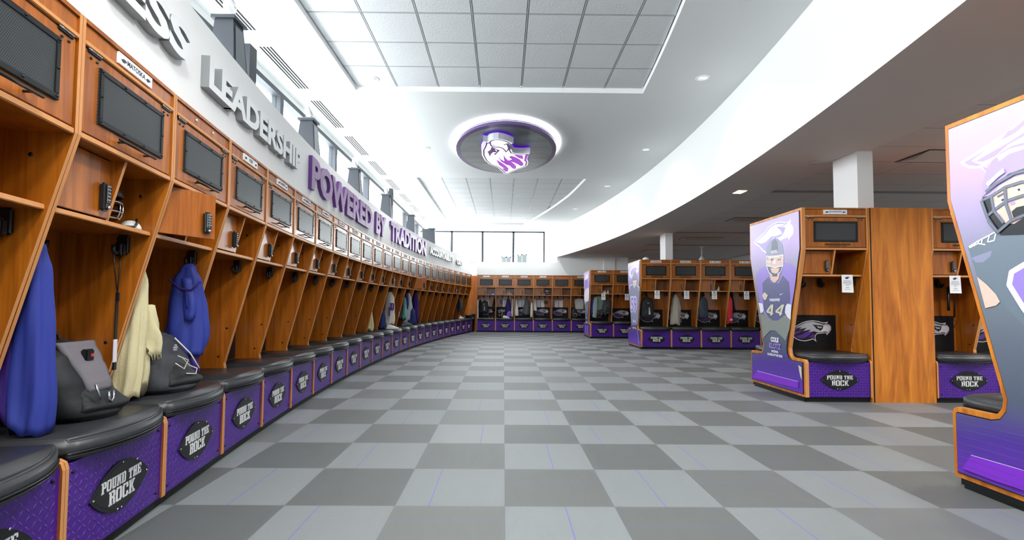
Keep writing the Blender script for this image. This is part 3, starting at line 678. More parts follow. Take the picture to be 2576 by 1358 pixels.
a.poly([(540, 1010), (580, 975), (690, 950), (690, 1030), (600, 1060), (560, 1070)], A_B)
a.poly([(440, 915), (480, 890), (500, 905), (480, 935), (450, 940)], A_W); a.poly([(455, 912), (475, 902), (480, 918), (462, 928)], A_B)
a.poly([(570, 830), (610, 812), (634, 820), (610, 846), (580, 850)], A_W); a.poly([(588, 826), (610, 820), (612, 838), (594, 842)], A_B)
a.line([(425, 890), (480, 862)], .012, A_D); a.line([(555, 800), (625, 775)], .012, A_D)
a.poly([(520, 940), (560, 920), (575, 945), (540, 960)], A_L)
for L in ([(330, 850), (430, 775), (560, 700), (760, 650)], [(300, 920), (385, 880), (490, 812), (620, 770), (760, 760)], [(340, 1050), (400, 1000), (500, 925), (634, 880), (760, 870)], [(490, 812), (500, 950), (545, 1080)], [(380, 890), (400, 1000), (480, 1100)], [(300, 920), (350, 1060), (430, 1180)], [(430, 1180), (540, 1085), (634, 1045), (740, 1010)], [(355, 1080), (430, 1170)]):
    a.line(L, .018, A_D); a.line(L, .007, A_Z)
a.poly([(340, 780), (440, 690), (480, 655), (495, 690), (440, 730), (360, 805)], A_W)
a.frame(.2504, 2400, 960)
a.poly([(105, 868), (190, 738), (480, 822), (760, 905), (760, 1105), (400, 985), (90, 868)], A_V)
a.line([(190, 736), (480, 820), (760, 902)], .003, A_W)
for k in range(9):
    v = 330 + k * 68
    a.line([(45, v), (380, v + 62 + k * 8), (760, v + 140 + k * 18)], .0015, A_N)
a.done()
# --- player 59
a = Art('p59', .17663, 1575, 640)
a.poly([(45, 250), (80, 180), (130, 150), (170, 170), (175, 240), (140, 280), (100, 300), (70, 350), (50, 300)], A_W)
a.poly([(60, 250), (90, 200), (130, 180), (160, 200), (140, 240), (100, 260), (80, 310)], A_L)
a.poly([(92, 380), (95, 290), (115, 240), (140, 245), (152, 300), (152, 390), (120, 410)], A_G)
a.poly([(98, 380), (148, 370), (145, 440), (125, 470), (105, 450)], A_Y)
for L in ([(95, 380), (150, 370)], [(95, 430), (150, 425)], [(100, 380), (105, 450), (125, 475)], [(150, 370), (148, 440), (130, 472)], [(120, 380), (122, 470)]): a.line(L, .02, A_W)
a.poly([(45, 480), (90, 430), (110, 500), (150, 430), (195, 470), (190, 600), (175, 900), (165, 1000), (80, 1000), (60, 700)], A_G)
a.line([(45, 490), (60, 440), (90, 430)], .03, A_W); a.line([(160, 440), (190, 470), (185, 520)], .03, A_W)
a.text('59', 62, 592, 160, 835, A_W, .1); a.text('59', 72, 612, 152, 815, A_P, .02)
a.text('ERDMANN', 100, 930, 140, 965, A_W); a.text('PLAYER', 98, 968, 142, 1008, A_P); a.text('FIRST TEAM', 96, 1030, 148, 1055, A_W)
a.line([(165, 1060), (172, 1180), (182, 1275)], .02, A_W)
a.poly([(185, 1225), (215, 1232), (215, 1288), (190, 1280)], A_V)
a.done()
# --- farthest
a = Art('pfar', .13993, 1455, 670)
a.poly([(105, 260), (130, 160), (165, 130), (175, 200), (150, 240), (110, 250)], A_W)
a.poly([(120, 300), (125, 240), (150, 230), (165, 300), (150, 390), (125, 380)], A_P)
a.poly([(105, 500), (115, 440), (150, 400), (180, 380), (195, 430), (190, 560), (180, 640), (120, 680), (105, 600)], A_W)
a.line([(125, 380), (130, 450)], .06, A_S)
a.poly([(128, 640), (175, 620), (172, 880), (160, 880), (150, 700), (140, 880), (125, 880)], A_Z)
a.poly([(130, 640), (145, 650), (143, 700), (130, 690)], A_N); a.poly([(155, 640), (170, 620), (170, 680), (157, 690)], A_N)
a.text('STORM', 133, 905, 155, 930, A_W, .05); a.poly([(130, 942), (160, 948), (160, 975), (130, 968)], A_V); a.text('WINS', 130, 990, 165, 1018, A_W, .05)
a.line([(130, 1060), (135, 1210)], .06, A_W); a.line([(165, 1060), (165, 1225)], .06, A_W)
a.done()

# plain wooden filler beside the first locker of the right island
t = empty('wooden_filler_cabinet', (XA + W + .38, YA + .3, 0), 0, 'plain full-height wooden panel cabinet between two island lockers', 'cabinet')
mb = MB(); mb.box(-.345, .375, -.292, -.272, 0, ZTOP + .003, WOODP); mb.build('front_board', t)
mb = MB(); mb.box(-.378, -.360, -.290, .31, .0, ZTOP, WOODP); mb.build('side_board', t)
mb = MB(); mb.box(.358, .376, -.270, .31, .0, ZTOP, WOODP); mb.build('side_board', t)
mb = MB(); mb.box(-.360, -.345, -.290, -.27, 0, ZTOP, BLACKM); mb.build('corner_trim', t)
mb = MB(); mb.box(-.345, .358, -.27, .31, ZTOP - .02, ZTOP, WOODP); mb.build('top_board', t)
# filler board between the curved row and the far row
mb = MB(); mb.box(-1.75, -1.085, 20.15, 20.17, 0, ZTOP, WOODP)
tag(mb.build('wooden_filler_board'), 'tall plain wooden board in the corner behind the waste bin', 'panel')

# ------------------------------------------------------------------ waste bin
t = empty('waste_bin', (-1.36, 19.78, 0), 0, 'round black waste bin lined with a black bag in the far corner', 'waste bin')
mb = MB(); mb.lathe([(.17, 0), (.175, .01), (.205, .66), (.214, .67), (.214, .70), (.2, .70), (.165, .03), (.16, .02)], BLACKP, 28); mb.build('bin_body', t)
BAG = plain('bin_bag', S(24, 26, 27), .25, bump=.6, nscale=22)
mb = MB(); mb.body([(.50, 0, 0, .208, .208), (.58, 0, 0, .216, .216), (.68, 0, 0, .220, .220), (.715, 0, 0, .218, .218), (.70, 0, 0, .19, .19)], BAG, 9, .02, 48, 3); mb.build('bin_liner', t)

# ------------------------------------------------------------------ floor
mt, n, b = nt('carpet_tiles')
tc = n.nodes.new('ShaderNodeTexCoord'); sp = n.nodes.new('ShaderNodeSeparateXYZ'); n.links.new(tc.outputs['Object'], sp.inputs[0])
TT = .6096
u = mth(n, 'DIVIDE', mth(n, 'SUBTRACT', sp.outputs[0], .0154 - TT * 200), TT); v = mth(n, 'DIVIDE', mth(n, 'SUBTRACT', sp.outputs[1], 2.7485 - TT * 200), TT)
fu = mth(n, 'FLOOR', u); fv = mth(n, 'FLOOR', v); pu = mth(n, 'FRACT', u); pv = mth(n, 'FRACT', v)
par = mth(n, 'MODULO', mth(n, 'ADD', fu, fv), 2.)      # 0 on the tile right of the seam, first row away: dark
cb = n.nodes.new('ShaderNodeCombineXYZ'); n.links.new(fu, cb.inputs[0]); n.links.new(fv, cb.inputs[1])
wn = n.nodes.new('ShaderNodeTexWhiteNoise'); wn.noise_dimensions = '2D'; n.links.new(cb.outputs[0], wn.inputs['Vector'])
nz = n.nodes.new('ShaderNodeTexNoise'); nz.inputs['Scale'].default_value = 260.; nz.inputs['Detail'].default_value = 3; n.links.new(tc.outputs['Object'], nz.inputs['Vector'])
rib = mth(n, 'SINE', mth(n, 'MULTIPLY', sp.outputs[0], 2 * PI / .0085))
ribd = mth(n, 'SINE', mth(n, 'MULTIPLY', sp.outputs[1], 2 * PI / .0085))
lig = S(122, 127, 128); drk = S(88, 92, 91)
tex = mth(n, 'MULTIPLY', nz.outputs['Fac'], 1.0)
cl = mixc(n, tex, tuple(c * .78 for c in lig[:3]) + (1,), tuple(c * 1.22 for c in lig[:3]) + (1,))
cdk = mixc(n, mth(n, 'ADD', mth(n, 'MULTIPLY', tex, .7), mth(n, 'MULTIPLY', mth(n, 'ADD', rib, 1.), .16)), tuple(c * .66 for c in drk[:3]) + (1,), tuple(c * 1.28 for c in drk[:3]) + (1,))
base = mixc(n, par, cdk, cl)
base = mixc(n, mth(n, 'MULTIPLY', mth(n, 'SUBTRACT', wn.outputs['Value'], .5), .10), base, S(255, 255, 255))
lp = mth(n, 'ADD', .25, mth(n, 'MULTIPLY', wn.outputs['Value'], .5))
lx = mth(n, 'MULTIPLY', mth(n, 'LESS_THAN', mth(n, 'ABSOLUTE', mth(n, 'SUBTRACT', pu, lp)), .0055), par)
ly = mth(n, 'MULTIPLY', mth(n, 'MULTIPLY', mth(n, 'LESS_THAN', mth(n, 'ABSOLUTE', mth(n, 'SUBTRACT', pv, lp)), .0045), mth(n, 'SUBTRACT', 1., par)), .45)
base = mixc(n, mth(n, 'MULTIPLY', mth(n, 'ADD', lx, ly), .75), base, S(96, 92, 178))
ed = mth(n, 'MAXIMUM', mth(n, 'GREATER_THAN', mth(n, 'ABSOLUTE', mth(n, 'SUBTRACT', pu, .5)), .4975), mth(n, 'GREATER_THAN', mth(n, 'ABSOLUTE', mth(n, 'SUBTRACT', pv, .5)), .4975))
base = mixc(n, mth(n, 'MULTIPLY', ed, .35), base, S(60, 62, 62))
n.links.new(base, b.inputs['Base Color']); b.inputs['Roughness'].default_value = .5; b.inputs['Specular IOR Level'].default_value = .5
b.inputs['Sheen Weight'].default_value = .22; b.inputs['Sheen Roughness'].default_value = .25
bp = n.nodes.new('ShaderNodeBump'); bp.inputs['Strength'].default_value = .35; bp.inputs['Distance'].default_value = .003
n.links.new(mth(n, 'ADD', nz.outputs['Fac'], mth(n, 'MULTIPLY', rib, .2)), bp.inputs['Height']); n.links.new(bp.outputs[0], b.inputs['Normal'])
mb = MB(); mb.box(XW - .2, XR + .2, YR - .2, YB + .2, -.1, 0, mt); struct(mb.build('floor'))

# ------------------------------------------------------------------ ceilings
def band(y): return 3.43 - (y - 9.5) ** 2 / 80
def tray_r(y): return band(y) - 1.31 - max(0, y - 14) * .035
TRL = -2.2
def tray_at(y): return (y < 7.07) or (11.99 < y < 19.15)
ys = sorted(set([YR - .1, 7.07, 11.99, 19.15, YB + .1] + [YR + .25 * i for i in range(int((YB - YR) / .25) + 1)]))
mb = MB(); mt_ = MB(); rim = MB()
for y0, y1 in zip(ys, ys[1:]):
    ym = (y0 + y1) / 2
    def quad(M, xa0, xb0, xa1, xb1, z, mat): M.add([(xa0, y0, z), (xb0, y0, z), (xb1, y1, z), (xa1, y1, z)], [(0, 1, 2, 3)], mat)
    if tray_at(ym):
        quad(mb, XW - .1, TRL, XW - .1, TRL, ZC, CEIL); quad(mb, tray_r(y0), band(y0), tray_r(y1), band(y1), ZC, CEIL)
        rim.add([(tray_r(y0), y0, ZC), (tray_r(y1), y1, ZC), (tray_r(y1), y1, ZT + .02), (tray_r(y0), y0, ZT + .02)], [(0, 1, 2, 3)], WIREP)
        rim.add([(TRL, y0, ZC), (TRL, y1, ZC), (TRL, y1, ZT + .02), (TRL, y0, ZT + .02)], [(0, 1, 2, 3)], WIREP)
    else: quad(mb, XW - .1, band(y0), XW - .1, band(y1), ZC, CEIL)
for y in (7.07, 11.99, 19.15):
    rim.add([(TRL, y, ZC), (tray_r(y), y, ZC), (tray_r(y), y, ZT + .02), (TRL, y, ZT + .02)], [(0, 1, 2, 3)], WIREP)
o = mb.build('ceiling'); struct(o)
o = rim.build('trim_1'); struct(o)
mt, n, b = nt('acoustic_tile')
tc = n.nodes.new('ShaderNodeTexCoord'); nz = n.nodes.new('ShaderNodeTexNoise'); nz.inputs['Scale'].default_value = 45.; nz.inputs['Detail'].default_value = 6; n.links.new(tc.outputs['Object'], nz.inputs['Vector'])
b.inputs['Base Color'].default_value = S(208, 211, 213); b.inputs['Roughness'].default_value = .85
bp = n.nodes.new('ShaderNodeBump'); bp.inputs['Strength'].default_value = .35; bp.inputs['Distance'].default_value = .01; n.links.new(nz.outputs['Fac'], bp.inputs['Height']); n.links.new(bp.outputs[0], b.inputs['Normal'])
ACT = mt
GRID = plain('ceiling_grid', S(172, 177, 180), .5); GRVD = plain('tile_reveal', S(90, 95, 98), .7)
# each tile a little box hung between T-bars, all one ceiling surface
TLX = -1.597; TS_ = .6135
def tile_field(name, y0, y1, yoff):
    mb = MB(); mb.box(TRL - .05, 3.0, y0, y1, ZT + .022, ZT + .05, GRVD)
    g = MB(); nrow = int((y1 - y0) / .6096) + 2
    xs = [TLX + (i - 1) * TS_ for i in range(0, 8)]
    for r in range(nrow):
        ya = yoff - (r + 1) * .6096; yb_ = ya + .6096
        a0, b0 = max(ya, y0), min(yb_, y1)
        if b0 - a0 < .03: continue
        for i in range(len(xs) - 1):
            l = max(xs[i], TRL); rr = min(xs[i + 1], tray_r((a0 + b0) / 2))
            if rr - l < .04: continue
            r0 = min(xs[i + 1], tray_r(a0)); r1 = min(xs[i + 1], tray_r(b0)); e = .014
            mb.prism([(l + e, a0 + e), (r0 - e, a0 + e), (r1 - e, b0 - e), (l + e, b0 - e)], ZT, ZT + .022, ACT)
        if y0 < ya < y1: g.box(TRL, tray_r(ya), ya - .007, ya + .007, ZT - .001, ZT + .03, GRID)
    for x in xs[1:]:
        yy = [y for y in np.arange(y0, y1, .1) if tray_r(y) > x]
        if yy and x > TRL: g.box(x - .007, x + .007, min(yy), max(yy) + .1 if max(yy) + .1 < y1 else y1, ZT - .001, ZT + .03, GRID)
    struct(mb.build(name)); return g
g1 = tile_field('ceiling_tiles', YR, 7.07, 7.07); g2 = tile_field('ceiling_tiles', 11.99, 19.15, 19.15 + .3)
for g in (g1, g2): struct(g.build('ceiling_grid'))
# curved bulkhead and lower ceiling
mb = MB(); lc = MB()
for y0, y1 in zip(ys, ys[1:]):
    mb.add([(band(y0), y0, ZL), (band(y1), y1, ZL), (band(y1), y1, ZC + .06), (band(y0), y0, ZC + .06)], [(0, 1, 2, 3)], WALL)
    lc.add([(band(y0), y0, ZL), (4.5, y0, ZL), (4.5, y1, ZL), (band(y1), y1, ZL)], [(0, 1, 2, 3)], LCEIL)
o = mb.build('wall_bulkhead'); struct(o); 
for p in o.data.polygons: p.use_smooth = True
struct(lc.build('ceiling_lower'))
mt, n, b = nt('lower_tile')
tc = n.nodes.new('ShaderNodeTexCoord'); sp = n.nodes.new('ShaderNodeSeparateXYZ'); n.links.new(tc.outputs['Object'], sp.inputs[0])
pu = mth(n, 'FRACT', mth(n, 'DIVIDE', mth(n, 'ADD', sp.outputs[0], 119.0), 1.22)); pv = mth(n, 'FRACT', mth(n, 'DIVIDE', mth(n, 'ADD', sp.outputs[1], 60.1), .6096))
e = mth(n, 'MAXIMUM', mth(n, 'LESS_THAN', pu, .010), mth(n, 'LESS_THAN', pv, .022))
n.links.new(mixc(n, e, S(200, 193, 191), S(150, 145, 144)), b.inputs['Base Color']); b.inputs['Roughness'].default_value = .85
mb = MB(); mb.box(4.5, XR + .1, YR - .1, YB + .1, ZL, ZL + .03, mt); struct(mb.build('ceiling_lower_tiles'))
mb = MB()
for y in (8.05, 12.7, 15.4): mb.box(4.5, XR, y - .05, y + .05, ZL - .012, ZL + .001, plain('grille_dark', S(130, 126, 126), .6))
struct(mb.build('trim_2'))

# ------------------------------------------------------------------ walls
ZW = 2.92
SS = [-4.6 + .2 * i for i in range(int((16.7 + 4.6) / .2) + 1)]
mb = MB(); pr = []
for s_ in SS:
    x, y, th = path(s_); x -= .035 * math.cos(th); y += .035 * math.sin(th)
    if y > YB: break
    pr.append((x, y))
for (xa, ya), (xb, yb) in zip(pr, pr[1:]):
    mb.add([(xa, ya, ZTOP), (xb, yb, ZTOP), (xb, yb, ZW), (xa, ya, ZW), (XW, ya, ZW), (XW, yb, ZW)], [(0, 1, 2, 3), (3, 2, 5, 4)], WALL, False)
o = mb.build('wall_left'); struct(o)
# wall behind the left lockers
mb = MB(); mb.box(XW - .15, XW, YR, YB, 0, ZW, WALL); struct(mb.build('wall_left_outer'))
mb = MB(); mb.box(XW - .15, XW, YR, YB, 4.15, ZC + .05, WALL); struct(mb.build('wall_left_head'))
# clerestory windows
WY = [-3.9, -2.25, .05, 2.35, 4.65, 6.92, 9.2, 11.45, 13.7, 15.95, 18.2, 20.2]
GLASS = bpy.data.materials.new('window_glass'); GLASS.use_nodes = True
gn = GLASS.node_tree; gn.nodes.clear(); go = gn.nodes.new('ShaderNodeOutputMaterial'); gt = gn.nodes.new('ShaderNodeBsdfTransparent'); gg = gn.nodes.new('ShaderNodeBsdfGlossy'); gg.inputs['Roughness'].default_value = .02
gm = gn.nodes.new('ShaderNodeMixShader'); gm.inputs[0].default_value = .05; gt.inputs[0].default_value = (.95, .97, .97, 1)
gn.links.new(gt.outputs[0], gm.inputs[1]); gn.links.new(gg.outputs[0], gm.inputs[2]); gn.links.new(gm.outputs[0], go.inputs[0])
for i, (a_, b_) in enumerate(zip(WY, WY[1:])):
    mb = MB(); z0, z1 = ZW, 4.15
    mb.box(XW - .10, XW + .03, a_ - .05, a_ + .05, z0, z1, FRAME)
    if i == len(WY) - 2: mb.box(XW - .10, XW + .03, b_ - .05, b_ + .05, z0, z1, FRAME)
    mb.box(XW - .10, XW + .03, a_ + .05, b_ - .05, z1 - .07, z1, FRAME); mb.box(XW - .10, XW + .03, a_ + .05, b_ - .05, z0, z0 + .05, FRAME)
    o = mb.build('window_%d' % (i + 1)); struct(o)
    g = MB(); g.box(XW - .04, XW - .03, a_ + .05, b_ - .05, z0 + .05, z1 - .07, GLASS); g.build('glass_pane', o)
# far wall
mb = MB(); mb.box(XW - .15, 1.70, YB, YB + .15, 0, 2.86, WALL); mb.box(1.70, XR + .15, YB, YB + .15, 0, ZC + .1, WALL); mb.box(XW - .15, 1.70, YB, YB + .15, 4.17, ZC + .1, WALL); struct(mb.build('wall_far'))
MX = [-3.5, -2.18, -.89, .40, 1.70]
for i, (a_, b_) in enumerate(zip(MX, MX[1:])):
    mb = MB(); z0, z1 = 2.86, 4.17
    mb.box(b_ - .05, b_ + .0, YB - .02, YB + .10, z0, z1, FRAME); mb.box(a_ - .0, a_ + .04, YB - .02, YB + .10, z0, z1, FRAME)
    mb.box(a_, b_, YB - .02, YB + .10, z1 - .05, z1, FRAME); mb.box(a_, b_, YB + .02, YB + .10, z0, z0 + .02, FRAME)
    o = mb.build('window_%d' % (20 + i)); struct(o)
    g = MB(); g.box(a_ + .04, b_ - .05, YB + .05, YB + .06, z0 + .02, z1 - .05, GLASS); g.build('glass_pane', o)
# ledge above the far lockers: front plane of the wall over the row
mb = MB(); mb.box(-1.09, band(YD), YD + .03, YB, ZTOP + .01, 2.83, WALL); struct(mb.build('wall_far_ledge'))
mb = MB(); mb.box(band(YD), 5.05, YD + .03, YB, ZTOP + .01, ZL, WALL); mb.box(4.05, 4.50, YD - .03, YD + .03, ZTOP + .01, ZL, COLP); struct(mb.build('wall_far_upper'))
mb = MB(); mb.box(XR, XR + .15, YR, YB, 0, ZL + .1, WALL); struct(mb.build('wall_right'))
mb = MB(); mb.box(XW, XR, YR - .15, YR, 0, 2.95, WALL); mb.box(3.4, XR, YR - .15, YR, 2.95, ZC + .1, WALL); mb.box(XW, 3.4, YR - .15, YR, 4.15, ZC + .1, WALL); struct(mb.build('wall_rear'))
mb = MB(); nn = 5
for q in range(nn + 1): mb.box(XW + 6.59 * q / nn, XW + 6.59 * q / nn + .06, YR - .1, YR, 2.95, 4.15, FRAME)
o = mb.build('window_30'); struct(o); g = MB(); g.box(XW, 3.4, YR - .06, YR - .05, 2.95, 4.15, GLASS); g.build('glass_pane', o)  # unseen rear glazing, added to let in more light
# columns stand through the islands
for (x, y) in ((4.372, 5.93), (4.30, 12.86)):
    mb = MB(); mb.box(x, x + .195, y, y + .44, ZTOP + .003, ZL, COLP); struct(mb.build('column'))

# neighbouring building outside the far windows
t = empty('neighbouring_building', (0, 36, 0), 0, 'pale building with two windows seen outside the far glazing', 'building')
BW = plain('pale_facade', S(240, 240, 238), .8)
mb = MB(); mb.box(-14, 14, 0, 6, -2, 4.75, BW); mb.build('facade', t)
for (u0, v0, u1, v1) in ((1261, 645.5, 1286, 670), (1300, 639, 1326, 670)):
    p = back(u0, v0, y=36); q = back(u1, v1, y=36)
    mb = MB()
    mb.box(p.x, p.x + .08, -.06, 0, q.z, p.z, FRAME); mb.box(q.x - .08, q.x, -.06, 0, q.z, p.z, FRAME); mb.box(p.x, q.x, -.06, 0, p.z - .08, p.z, FRAME); mb.box((p.x + q.x) / 2 - .05, (p.x + q.x) / 2 + .05, -.06, 0, q.z, p.z, FRAME)
    f_ = mb.build('window', t); mb = MB(); mb.box(p.x, q.x, -.03, -.01, q.z, p.z, plain('green_reflection_glass', S(24, 34, 28), .1)); mb.build('pane', f_)  # greenish reflection painted into the pane colour

# ------------------------------------------------------------------ wall lettering
def wordsign(txt, s0, s1, z0, z1, face, side, depth, label, group, bold):
    xm, ym, thm = path((s0 + s1) / 2)
    t = empty('wall_lettering', (xm, ym, 0), 0, label, 'wall lettering', group)
    vs, fs = text_polys(txt, 1., bold); X0 = min(v[0] for v in vs); X1 = max(v[0] for v in vs); Y1 = max(v[1] for v in vs); Y0 = min(v[1] for v in vs)
    # advance of each character from the running width
    pos = []
    for i, c in enumerate(txt):
        if c == ' ': continue
        a = text_polys(txt[:i + 1], 1., bold)[0]; c1 = max(v[0] for v in a)
        cv, cf = text_polys(c, 1., bold, .5); cx1 = max(v[0] for v in cv)
        k = (s1 - s0) / (X1 - X0); kz = (z1 - z0) / (Y1 - Y0)
        sft = c1 - cx1
        mb = MB(); cx = sum((min(v[0] for v in cv), cx1)) / 2
        sc_ = s0 + (cx + sft - X0) * k; x, y, th = path(sc_)
        out = []
        for v in cv:
            lx = (v[0] - cx) * k; lz = z0 + (v[1] - Y0) * kz; h = -.034 + (v[2] + .5) * depth
            out.append((x + lx * math.sin(th) + h * math.cos(th) - xm, y + lx * math.cos(th) - h * math.sin(th) - ym, lz))
        fcap = [f for f in cf if all(abs(cv[i][2] - .5) < 1e-4 for i in f)]; fo = [f for f in cf if f not in set(fcap)]
        mb.add(out, fcap, face); mb.add(out, fo, side); mb.build('letter', t)
LSIDE = plain('letter_side_grey', S(146, 150, 150), .5); LFACE = plain('letter_face_white', S(232, 234, 235), .4)
PFACE = plain('letter_face_lilac', S(150, 118, 160), .4); PSIDE = plain('letter_side_purple', S(96, 48, 130), .45)
GW = 'raised words on the curved wall'
wordsign('ESS', -.62, .09, 2.50, 2.71, LFACE, LSIDE, .052, 'last letters ESS of a grey word cut off by the photo edge', GW, .042)
wordsign('LEADERSHIP', .335, 2.37, 2.485, 2.695, LFACE, LSIDE, .052, 'raised grey word LEADERSHIP on the curved white wall', GW, .042)
wordsign('POWERED', 2.77, 5.93, 2.41, 2.80, PFACE, PSIDE, .042, 'large raised purple word POWERED', GW, .04)
wordsign('BY', 6.2, 6.93, 2.415, 2.81, PFACE, PSIDE, .042, 'large raised purple word BY', GW, .04)
wordsign('TRADITION', 7.34, 10.78, 2.435, 2.835, PFACE, PSIDE, .042, 'large raised purple word TRADITION', GW, .04)
wordsign('ACCOUNTABILITY', 11.2, 14.1, 2.545, 2.765, LFACE, LSIDE, .052, 'raised pale word ACCOUNTABILITY on the curved white wall', GW, .042)
wordsign('GRIT', 14.56, 15.38, 2.53, 2.70, LFACE, LSIDE, .052, 'raised pale word GRIT near the far corner', GW, .042)

# ------------------------------------------------------------------ obelisk trophies on the ledge
OBE = plain('trophy_stone', S(52, 56, 62), .5, spec=.3); OBL = plain('trophy_plate', S(96, 102, 108), .4)
CRY = bpy.data.materials.new('crystal'); CRY.use_nodes = True; cb_ = CRY.node_tree.nodes['Principled BSDF']
cb_.inputs['Base Color'].default_value = (.93, .95, 1, 1); cb_.inputs['Roughness'].default_value = .05; cb_.inputs['Transmission Weight'].default_value = .85; cb_.inputs['IOR'].default_value = 1.3
OLAB = ['dark obelisk trophy with crystal football nearest the camera on the wall ledge', 'dark obelisk trophy on the ledge above the end of LEADERSHIP', 'dark obelisk trophy on the ledge above the W of POWERED',
        'dark obelisk trophy on the ledge above the end of POWERED', 'dark obelisk trophy on the ledge above the start of TRADITION', 'dark obelisk trophy at the far end of the ledge above TRADITION']
for (u_, v_, y_), lb in zip([(577, 52, 4.3), (777, 303, 6.45), (893, 425, 8.9), (972, 490, 11.2), (1034, 541, 13.8), (1087, 575, 16.4)], OLAB):
    p = back(u_, v_, y=y_); h = p.z - ZW
    t = empty('obelisk_trophy', (p.x, y_, ZW), 0, lb, 'trophy', 'obelisk trophies on the wall ledge')
    mb = MB(); a_, b_ = .14, .082
    mb.add([(sx * a_, sy * a_, 0) for sx, sy in ((-1, -1), (1, -1), (1, 1), (-1, 1))] + [(sx * b_, sy * b_, h - .03) for sx, sy in ((-1, -1), (1, -1), (1, 1), (-1, 1))], [(3, 2, 1, 0), (4, 5, 6, 7), (0, 1, 5, 4), (1, 2, 6, 5), (2, 3, 7, 6), (3, 0, 4, 7)], OBE)
    mb.build('obelisk_body', t)
    mb = MB(); mb.add([(.137, -.10, .02), (.137, .10, .02), (.090, .06, h - .08), (.090, -.06, h - .08), (.141, -.10, .02), (.141, .10, .02), (.094, .06, h - .08), (.094, -.06, h - .08)], [(4, 5, 6, 7), (0, 3, 2, 1), (0, 1, 5, 4), (2, 3, 7, 6), (1, 2, 6, 5), (3, 0, 4, 7)], OBL); mb.build('engraved_plate', t)
    mb = MB(); mb.box(-.105, .105, -.105, .105, h - .03, h, OBE); mb.build('cap', t)
    mb = MB(); mb.box(-.05, .05, -.05, .05, h, h + .03, CRY); mb.sphere((0, 0, h + .13), .058, .05, .105, CRY, 14, 10); mb.build('crystal_football', t)
p = back(625, 118, y=5.05)
mb = MB(); mb.box(p.x - .055, p.x + .055, 4.98, 5.12, ZW, p.z, OBE); tag(mb.build('stone_plinth'), 'tall plain dark block standing beside the nearest obelisk trophy', 'plinth')
p = back(983, 475, y=11.5)
mb = MB(); mb.box(p.x - .05, p.x + .05, 11.44, 11.56, ZW, p.z, OBE); tag(mb.build('stone_plinth'), 'tall narrow dark block behind the obelisk above POWERED', 'plinth')
p = back(1072, 577, y=17.0)
mb = MB(); mb.box(p.x - .12, p.x + .12, 16.9, 17.1, ZW, p.z, OBE); tag(mb.build('stone_plinth'), 'dark block beside the farthest obelisk trophy', 'plinth')

# ------------------------------------------------------------------ ceiling fittings
SLOT = plain('slot_dark', S(22, 24, 26), .7, spec=.1); DIF = plain('diffuser_white', S(236, 238, 238), .5)
for i, y0 in enumerate([-.4, 1.17, 2.74, 4.3, 5.82, 7.4, 9.0, 10.6, 12.15, 13.75, 15.3, 16.9, 18.4]):
    if i < 3: continue
    t = empty('linear_air_diffuser', (-2.945, y0, ZC), 0, 'white four-slot air diffuser in the ceiling, %s' % ['cut by the top edge of the photo', 'above the LEADERSHIP lettering', 'above the nearer half of POWERED', 'above the farther half of POWERED', 'above the word BY', 'above the start of TRADITION', 'above the end of TRADITION', 'above the start of ACCOUNTABILITY', 'above the end of ACCOUNTABILITY', 'nearest the far windows'][i - 3], 'air diffuser', 'slot diffusers along the clerestory')
    L_ = 1.2; mb = MB(); mb.box(-.09, .09, 0, L_, -.006, 0, DIF); mb.build('frame', t)
    mb = MB()
    for k in range(4): mb.box(-.075 + k * .042, -.052 + k * .042, .02, L_ - .02, -.008, -.005, SLOT)
    mb.build('slots', t)
DLAB = ['small round downlight in the nearer tiled tray', 'small round downlight in the smooth ceiling right of the nearer tray', 'small round downlight left of the oval emblem', 'small round downlight right of the oval emblem',
        'small round downlight at the near left corner of the farther tray', 'small round downlight right of the farther tray start', 'round downlight inside the farther tray, left of its middle', 'round downlight between the farther tray and the curved bulkhead', 'round downlight near the far end of the farther tray', 'round downlight closest to the far windows']
def downlight(x, y, z, lab, pw=70):
    t = empty('recessed_downlight', (x, y, z), 0, lab, 'ceiling light', 'recessed downlights of the main ceiling')
    mb = MB(); mb.lathe([(.095, 0), (.095, -.004), (.072, -.006), (.068, -.001)], WIREP, 24, cap=False); mb.build('trim_ring', t)
    mb = MB(); mb.lathe([(.069, -.003), (.045, -.0015), (.001, -.001)], plain('downlight_cone', S(225, 226, 226), .5, emit=(1, 1, 1, 1), est=.35), 24); mb.build('reflector', t)
    l = bpy.data.lights.new('downlight_lamp', 'SPOT'); l.energy = pw; l.spot_size = 2.4; l.spot_blend = .8; l.shadow_soft_size = .06; l.color = (1, .985, .965)
    o = bpy.data.objects.new('downlight_lamp', l); COL.objects.link(o); o.location = (0, 0, -.03); o.parent = t
for (u_, v_), lb in zip([(937, 198), (1767, 196), (1070, 372), (1625, 376), (1083, 450), (1528, 468), (1167, 513), (1447, 525), (1224, 555), (1377, 562)], DLAB):
    p = back(u_, v_, z=ZC)
    inside = TRL < p.x < tray_r(p.y) and tray_at(p.y); z = ZT - .001 if inside else ZC - .001
    if inside: p = back(u_, v_, z=ZT)
    downlight(p.x, p.y, z, lb, 70 if p.y < 13 else 60)
